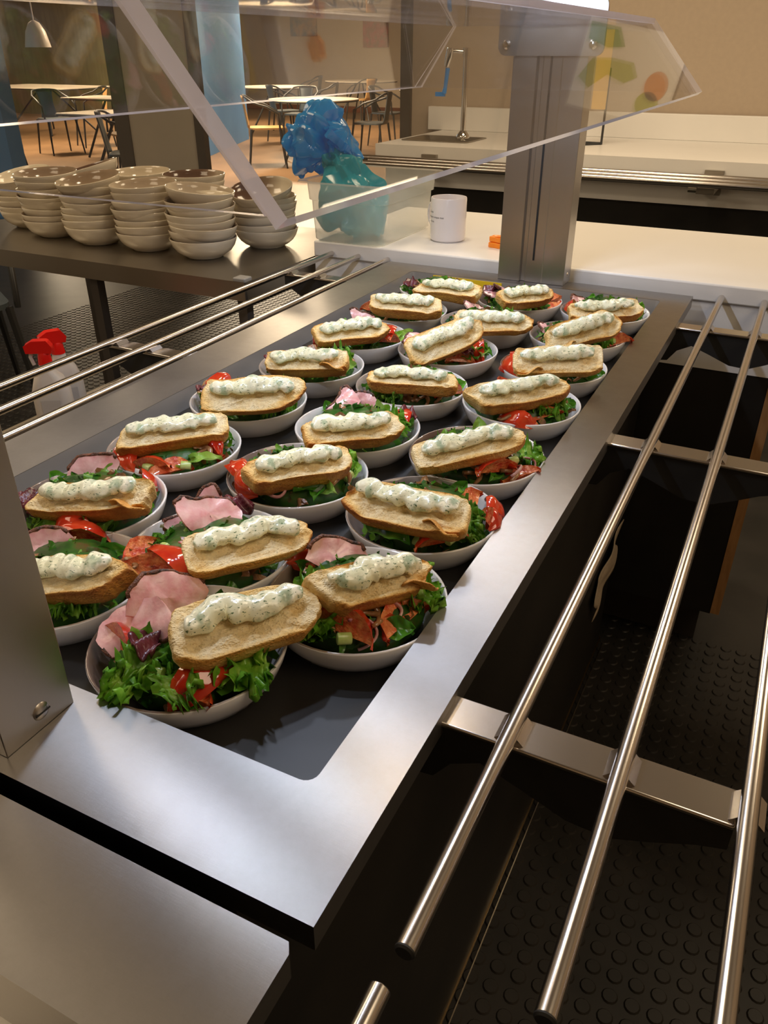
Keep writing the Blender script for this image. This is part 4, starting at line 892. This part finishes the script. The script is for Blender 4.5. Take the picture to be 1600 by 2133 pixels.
for k, (bx, by, tint, col, od) in BOWLS.items():
    b = proto_salad if k == 1 else proto_salad.copy()
    if k != 1: C.objects.link(b)
    ctr = Vector((bx, by, 0)); view = math.atan2(CAM.y - by, CAM.x - bx)
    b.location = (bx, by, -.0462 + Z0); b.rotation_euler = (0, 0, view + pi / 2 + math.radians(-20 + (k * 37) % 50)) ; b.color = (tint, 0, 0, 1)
    shade = 'partly brown inside' if tint > .7 else 'white inside' if tint < .3 else 'taupe inside'
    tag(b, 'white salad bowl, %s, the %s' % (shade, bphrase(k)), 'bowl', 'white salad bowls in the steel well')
    bd = make_bread(k)
    rd = BS[k]
    desc = 'rounded' if rd[3] else 'straight'
    if rd[5] > .75: desc = 'torn ' + desc
    tag(bd, 'toasted %s bread slice with herb cream, on the %s' % (desc, bphrase(k)), 'bread', 'toasted bread slices with herb cream')
    filling(k, bx, by)
    cnts = {}
    items = re.findall(r'([A-Z])(-?\d+)\.(\d+)', SPEC[k])
    for c_, _, _ in items: cnts[c_] = cnts.get(c_, 0) + 1
    for ii, (c_, an, rf) in enumerate(items):
        s_ = k * 31 + ii * 7; random.seed(s_)
        rf = float('.' + rf) if len(rf) > 1 else float('.' + rf)
        an_ = view + math.radians(float(an)); rad = BR * rf * (.94 if abs(float(an)) < 120 else 1.0)
        out = Vector((math.cos(an_), math.sin(an_), 0)); tan = Vector((-out.y, out.x, 0)); toC = Vector((math.cos(view), math.sin(view), 0)); up = Vector((0, 0, 1))
        zb = .016 - .021 * (rf / .85) ** 2
        pos = ctr + out * rad + Vector((0, 0, zb))
        big = 1.0
        if c_ == 'T':
            o = tomato(s_, random.uniform(.9, 1.15) * (1.32 if k <= 3 else 1.10) * (1 if rf > .68 else .75)); nrm = (up * random.uniform(.3, 1.0) + toC * random.uniform(.1, .8) + tan * random.uniform(-1.1, 1.1)).normalized()
            if ii % 4: nrm = (up * random.uniform(.0, .4) - toC * random.uniform(.2, .7) + tan * random.choice((-1, 1)) * random.uniform(.5, 1.2)).normalized()
            o.matrix_world = frame(pos + Vector((0, 0, .004 if rf > .68 else -.006)) - nrm * .008, tan + out * random.uniform(-.6, .6) + up * random.uniform(-.3, .3), nrm, random.uniform(-.9, .9))
        elif c_ == 'L':
            o = lettuce(s_, random.uniform(.046, .056) * (1.12 if k == 1 else .85), random.uniform(.034, .044))
            o.matrix_world = frame(ctr + out * (rad - .034) + Vector((0, 0, zb + .004)), out + tan * random.uniform(-.45, .45) + up * .05, up + toC * .3, random.uniform(-.4, .4))
        elif c_ in 'GPD':
            if c_ == 'D': o = leaf(s_, .058, .030); f_ = tan * 1.0 + out * .15
            elif c_ == 'P': o = leaf(s_, .050, .016, 'pale_leaf'); f_ = tan * .8 + out * .7 + up * .15
            else: o = leaf(s_, random.uniform(.028, .038), random.uniform(.016, .022), 'leaf' if s_ % 4 else 'pale_leaf'); f_ = out * random.uniform(.3, 1) + tan * random.uniform(-1, 1) + up * (.1 if abs(float(an)) < 110 else .5)
            st_ = pos - f_.normalized() * (.020 if c_ != 'D' else .026) + Vector((0, 0, .004))
            o.matrix_world = frame(st_, f_, up + toC * .7, random.uniform(-.5, .5))
        elif c_ == 'H':
            sc_ = 1.02 if k == 1 else .95 if k == 3 else .80 if k < 6 else .68
            o = ham(s_, .034 * sc_, .024 * sc_); fw = tan * 1.0 + up * .15 + out * random.uniform(-.3, .3)
            if k == 1 and ii == 0: fw = -toC.cross(up) * 1.0 + toC * .25 + up * .25
            if k == 5: fw = toC.cross(up)
            o.matrix_world = frame(pos + Vector((0, 0, .010 * sc_)), fw, up * 1.0 + toC * .75 + tan * .2, random.uniform(-.15, .15))
        else:
            o = {'M': mushroom, 'B': beet, 'O': onion, 'C': celery}[c_](s_)
            fw = tan + out * random.uniform(-.8, .8) + up * random.uniform(-.2, .2)
            if c_ == 'B': pos = pos - fw.normalized() * .018 + Vector((0, 0, .004))
            o.matrix_world = frame(pos + Vector((0, 0, .007)), fw, up + toC * random.uniform(.3, 1.2), random.uniform(-.5, .5))
        nm, cat, gr = KN[c_]
        if cnts[c_] == 1: tag(o, '%s in the %s' % (nm, bphrase(k)), cat)
        else: tag(o, '%s among several in the %s' % (nm, bphrase(k)), cat, '%s in the %s' % (gr, bphrase(k)))
        if c_ == 'H' and k == 1: o['label'] = 'large pink ham slice at the nearest steel post side, %s' % bphrase(k) if ii == 0 else 'pink ham slice behind the larger one, %s' % bphrase(k)

# ------------------------------------------------------------------ table with stacked bowls
TZ = -.020
tb = thing('steel_table', 'dull steel work table holding the stacks of cream bowls', 'table', (-1.38, 1.42, TZ))
g = G(); g.prism([(-1.93, 1.125), (-.845, 1.125), (-.845, 1.72), (-1.93, 1.72)], 2, TZ - .042, TZ); P(g, 'tabletop', 'steel_dark', tb, bevel=.004)
for x, y in ((-1.31, 1.15), (-.868, 1.15), (-1.9, 1.69), (-.868, 1.69)):
    g = G(); g.box(x - .012, x + .012, y - .012, y + .012, FZ + .001, TZ - .041); P(g, 'leg', 'frame_dark', tb)
g = G(); g.box(-.880, -.848, 1.126, 1.156, TZ - .002, TZ + .008); P(g, 'corner_cap', simple('grey_cap', (.30, .29, .27), .5), tb, bevel=.003)
STK = [(-1.115, 1.345, 9, (.10, -.05), .3, 'front right'), (-1.290, 1.352, 9, (-.02, .04), .4, ''), (-1.462, 1.350, 9, (-.05, .13), .5, ''), (-1.635, 1.372, 9, (.0, .05), .6, ''), (-1.800, 1.44, 8, (-.05, .2), .0, ''),
       (-1.045, 1.515, 8, (.0, .22), 1.0, ''), (-1.275, 1.535, 9, (.0, .0), 1.0, ''), (-1.46, 1.535, 9, (.0, .04), .2, ''), (-1.65, 1.56, 9, (-.22, .12), 1.0, '')]
SN = ['front stack by the container', 'second front stack from the container', 'third front stack from the container', 'fourth front stack from the container', 'stack farthest from the container',
      'rear stack by the container', 'second rear stack from the container', 'third rear stack from the container', 'fourth rear stack from the container']
first = True
for si, (x, y, n, tl, br, _) in enumerate(STK):
    x += .03; y -= .048; n -= 1
    rnd = random.Random(si * 5 + 3); z = TZ + .0005; tx = ty = 0
    for i in range(n):
        b = proto_cream if first else proto_cream.copy()
        if not first: C.objects.link(b)
        first = False
        if i == n - 1: ex_, ey_ = tl
        else:
            ex_, ey_ = (rnd.uniform(-.05, .05), rnd.uniform(-.05, .05)) if i else (0, 0)
        b.location = (x + rnd.uniform(-.004, .004) * (i > 0), y + rnd.uniform(-.004, .004) * (i > 0), z + Z0); rz = rnd.uniform(0, 6.28)
        if i == n - 1: rz = math.radians(-60) if br < .9 else math.radians(10)
        if i == n - 1 and br > .9: b.color = (1, .35 if si != 5 else 0, 0, 1)
        else: b.color = (br if i == n - 1 else .8, 0, 0, 1)
        # tilt about world axes, then spin about the bowl's own axis
        b.rotation_mode = 'XYZ'; b.rotation_euler = (Matrix.Rotation(ex_, 3, 'Y') @ Matrix.Rotation(ey_, 3, 'X') @ Matrix.Rotation(rz, 3, 'Z')).to_euler()
        if i == n - 1: tag(b, 'topmost cream bowl of the ' + SN[si], 'bowl', 'stacked cream bowls')
        else: tag(b, 'cream bowl below the top of the ' + SN[si], 'bowl', 'lower bowls of the ' + SN[si])
        z += .0150 + (.004 if i == n - 2 else rnd.uniform(-.001, .002))

# low steel shelf with spray bottles
ls = thing('low_shelf', 'low steel shelf below the tray rails carrying two spray bottles', 'shelf', (-.97, .8, -.33))
g = G(); g.box(-1.28, -.66, .35, 1.30, -.342, -.333); g.box(-1.285, -1.272, .35, 1.30, -.345, -.318); P(g, 'shelf_board', simple('worn_steel_shelf', (.34, .29, .22), .4, metal=.3), ls)
for x, y in ((-1.26, .38), (-.68, .38), (-1.26, 1.27), (-.68, 1.27)):
    g = G(); g.box(x - .01, x + .01, y - .01, y + .01, FZ + .001, -.341); P(g, 'leg', 'frame_dark', ls)
sb = thing('spray_bottle', 'white spray bottle with red trigger, nearer of the pair on the low shelf', 'spray bottle', (-1.175, .835, -.333), math.radians(35))
g = G(); rings = []
for z, hx, hy, r_ in ((0, .038, .024, .02), (.006, .042, .027, .022), (.11, .040, .026, .022), (.14, .030, .022, .018), (.155, .016, .016, .0155), (.175, .013, .013, .0125)):
    rings.append([(x, y, z) for x, y in rrect(-hx, hx, -hy, hy, r_, 5)])
n = len(rings[0]); g.add([p for r_ in rings for p in r_], [(k * n + i, k * n + (i + 1) % n, (k + 1) * n + (i + 1) % n, (k + 1) * n + i) for k in range(len(rings) - 1) for i in range(n)] + [tuple(range(n))[::-1], tuple(range((len(rings) - 1) * n, len(rings) * n))])
g.build('body', 'white_plastic', sb, ang=50)
g = G(); g.lathe([(.0001, .195), (.011, .195), (.013, .190), (.015, .170), (.0001, .17)], 18); g.build('collar', 'red_plastic', sb)
g = G(); g.prism([(-.034, .196), (.018, .194), (.022, .206), (.012, .222), (-.018, .222), (-.036, .212)], 1, -.010, .010); g.build('spray_head', 'red_plastic', sb, bevel=.004)
g = G(); g.tube([(-.024, 0, .198), (-.028, 0, .185), (-.024, 0, .168)], .004, 8); g.build('trigger', 'white_plastic', sb)
g = G(); g.box(-.020, .020, -.0275, -.0268, .035, .095); g.build('printed_label', simple('grey_label', (.50, .47, .45), .6), sb)
dup(sb, (-1.203, .898, -.333), math.radians(60), 'white spray bottle with red trigger, further of the pair on the low shelf')

# narrow beige piece of unknown kind at the cabinet side
cl = G(); cl.grid(lambda u, v: (-.004 + .004 * math.sin(v * 9 + u * 4), 1.13 + .20 * v + .02 * math.sin(u * 8), -.66 + .10 * u + .045 * v), 12, 16)
tag(cl.build('beige_sliver', 'sliver', solid=.002), 'narrow beige piece at the cabinet side below the rails', 'sliver')

# ------------------------------------------------------------------ dining room furniture
def bistro_chair(name, label, seatmat, framemat):
    t = thing(name, label, 'chair', (0, 0, FZ), 0, 'bistro armchairs in the dining room')
    g = G(); g.prism(rrect(-.21, .20, -.21, .21, .07, 5), 2, .445, .465); g.build('seat', seatmat, t, bevel=.004)
    def bf(u, v): return (.20 + .06 * u + .02 * math.sin(pi * v), (v - .5) * (.24 - .05 * math.sin(u * pi)), .46 + .36 * u)
    g = G(); g.grid(bf, 8, 8); g.build('backrest', seatmat, t, solid=.012)
    pts = [(-.17, -.235, .44), (-.16, -.245, .62), (-.02, -.25, .70), (.14, -.235, .745)] + [(.20 + .07 * math.sin(a), -.20 * math.cos(a), .79 + .03 * math.sin(a)) for a in [pi * k / 8 for k in range(1, 8)]] + [(.14, .235, .745), (-.02, .25, .70), (-.16, .245, .62), (-.17, .235, .44)]
    g = G(); g.tube(pts, .0125, 8); g.build('arm_frame', framemat, t, ang=60)
    for sx, sy in ((-1, -1), (-1, 1), (1, -1), (1, 1)):
        g = G(); g.tube([(sx * .18, sy * .20, .45), (sx * .235, sy * .235, .001)], [.016, .011], 8); g.build('leg', framemat, t)
    return t
CH = [((-6.1, 9.0), 215, 'wood', 'orange-brown wood bistro chair, left of the round table behind the blue bag'), ((-5.25, 10.25), 10, 'grey', 'blue-grey bistro chair on the right of the round table behind the blue bag'),
      ((-5.92, 12.1), 185, 'grey', 'grey bistro chair facing the table beside the dark door post'), ((-4.75, 12.4), 0, 'grey', 'grey bistro chair half hidden by the dark door post'),
      ((-7.55, 12.9), 20, 'grey', 'dark bistro chair at the middle far table'), ((-7.6, 11.8), 240, 'grey', 'dark bistro chair between the round table and the far table'),
      ((-9.8, 16.2), 10, 'grey', 'dark bistro chair at the farthest table'), ((-8.0, 15.2), -20, 'wood', 'wood and dark bistro chair at the farthest table, below the flower picture'),
      ((-7.0, 11.3), 100, 'grey', 'dark bistro chair on the far side of the round table'),
      ((-5.65, 6.05), 215, 'grey', 'dark grey bistro chair seen behind the bowl stacks'), ((-7.1, 7.6), 60, 'wood', 'wood-seated bistro chair across from the dark grey one, behind the bowl stacks'),
      ((-9.9, 9.9), 60, 'wood', 'small wood bistro chair furthest back in the left opening'), ((-9.6, 8.9), 160, 'grey', 'grey-backed bistro chair below the white pendant lamp'),
      ((-8.9, 7.2), 200, 'grey', 'bistro chair partly hidden by the blue pier')]
protoC = {}
for (x, y), rz, mt, lb in CH:
    if mt not in protoC:
        protoC[mt] = bistro_chair('bistro_chair', lb, 'wood_seat' if mt == 'wood' else 'gun_metal', 'black_metal'); c = protoC[mt]
        c.location = (x, y, FZ + Z0); c.rotation_euler = (0, 0, math.radians(rz))
    else: dup(protoC[mt], (x, y, FZ), math.radians(rz), lb)
nc = dup(protoC['grey'], (-2.74, 1.72, FZ), math.radians(150), 'black chair beside the steel table, cut by the picture edge')
def table(x, y, r_, label, n=40, sq=False):
    t = thing('dining_table', label, 'table', (x, y, FZ), 0, 'white-topped dining tables')
    g = G(); pts = [(r_ * math.cos(2 * pi * k / n), r_ * math.sin(2 * pi * k / n)) for k in range(n)] if not sq else rrect(-r_, r_, -r_ * .6, r_ * .6, .04)
    g.prism(pts, 2, .728, .742); g.build('tabletop', simple('cream_laminate', (.78, .70, .58), .35), t)
    g = G(); g.prism([(a * 1.004, b * 1.004) for a, b in pts], 2, .716, .730); g.build('edge_band', 'black_metal', t)
    for a in range(4):
        th = a * pi / 2 + pi / 4; g = G(); g.tube([(.08 * math.cos(th), .08 * math.sin(th), .72), (.42 * r_ / .6 * math.cos(th), .42 * r_ / .6 * math.sin(th), .001)], .016, 8); g.build('leg', 'black_metal', t)
    return t
table(-5.95, 9.95, .60, 'round white-topped dining table behind the blue bag'); table(-8.6, 13.1, .70, 'white-topped dining table beside the blue wall'); table(-8.6, 16.3, .75, 'farthest white-topped dining table under the flower picture')
table(-5.55, 13.2, .62, 'white-topped dining table next to the dark door post'); table(-6.35, 6.75, .60, 'white-topped dining table behind the bowl stacks', sq=True); table(-8.6, 9.0, .6, 'white-topped dining table between the two wood chairs', sq=True)
table(-12.3, 11.3, 1.1, 'long pale dining table under the white pendant lamp', sq=True)
pl = thing('pendant_lamp', 'white dome pendant lamp hanging in the dining room', 'lamp', (-6.68, 6.1, .43))
g = G(); g.lathe([(.012, .22), (.05, .20), (.09, .13), (.115, .02), (.118, 0), (.11, .0), (.085, .12), (.04, .19)], 24); g.build('lamp_shade', 'pendant', pl)
g = G(); g.tube([(0, 0, .21), (0, 0, 1.33)], .006, 6); g.build('cord', 'pendant', pl)
def picture(x0, x1, z0, z1, label, cols):
    t = thing('framed_picture', label, 'picture', ((x0 + x1) / 2, 18.47, (z0 + z1) / 2)); hx, hz = (x1 - x0) / 2, (z1 - z0) / 2
    g = G(); g.box(-hx, hx, -.02, .02, -hz, hz); g.build('canvas', cols, t)
picture(-11.63, -10.91, .67, 1.16, 'small blue and brown abstract picture on the far dining wall', noisy('blue_brown_paint', (.10, .16, .26), (.42, .26, .18), 5, .6))
picture(-9.68, -9.05, .44, 1.06, 'red flower picture on the far dining wall', noisy('red_flower_paint', (.22, .10, .06), (.50, .09, .09), 9, .6))
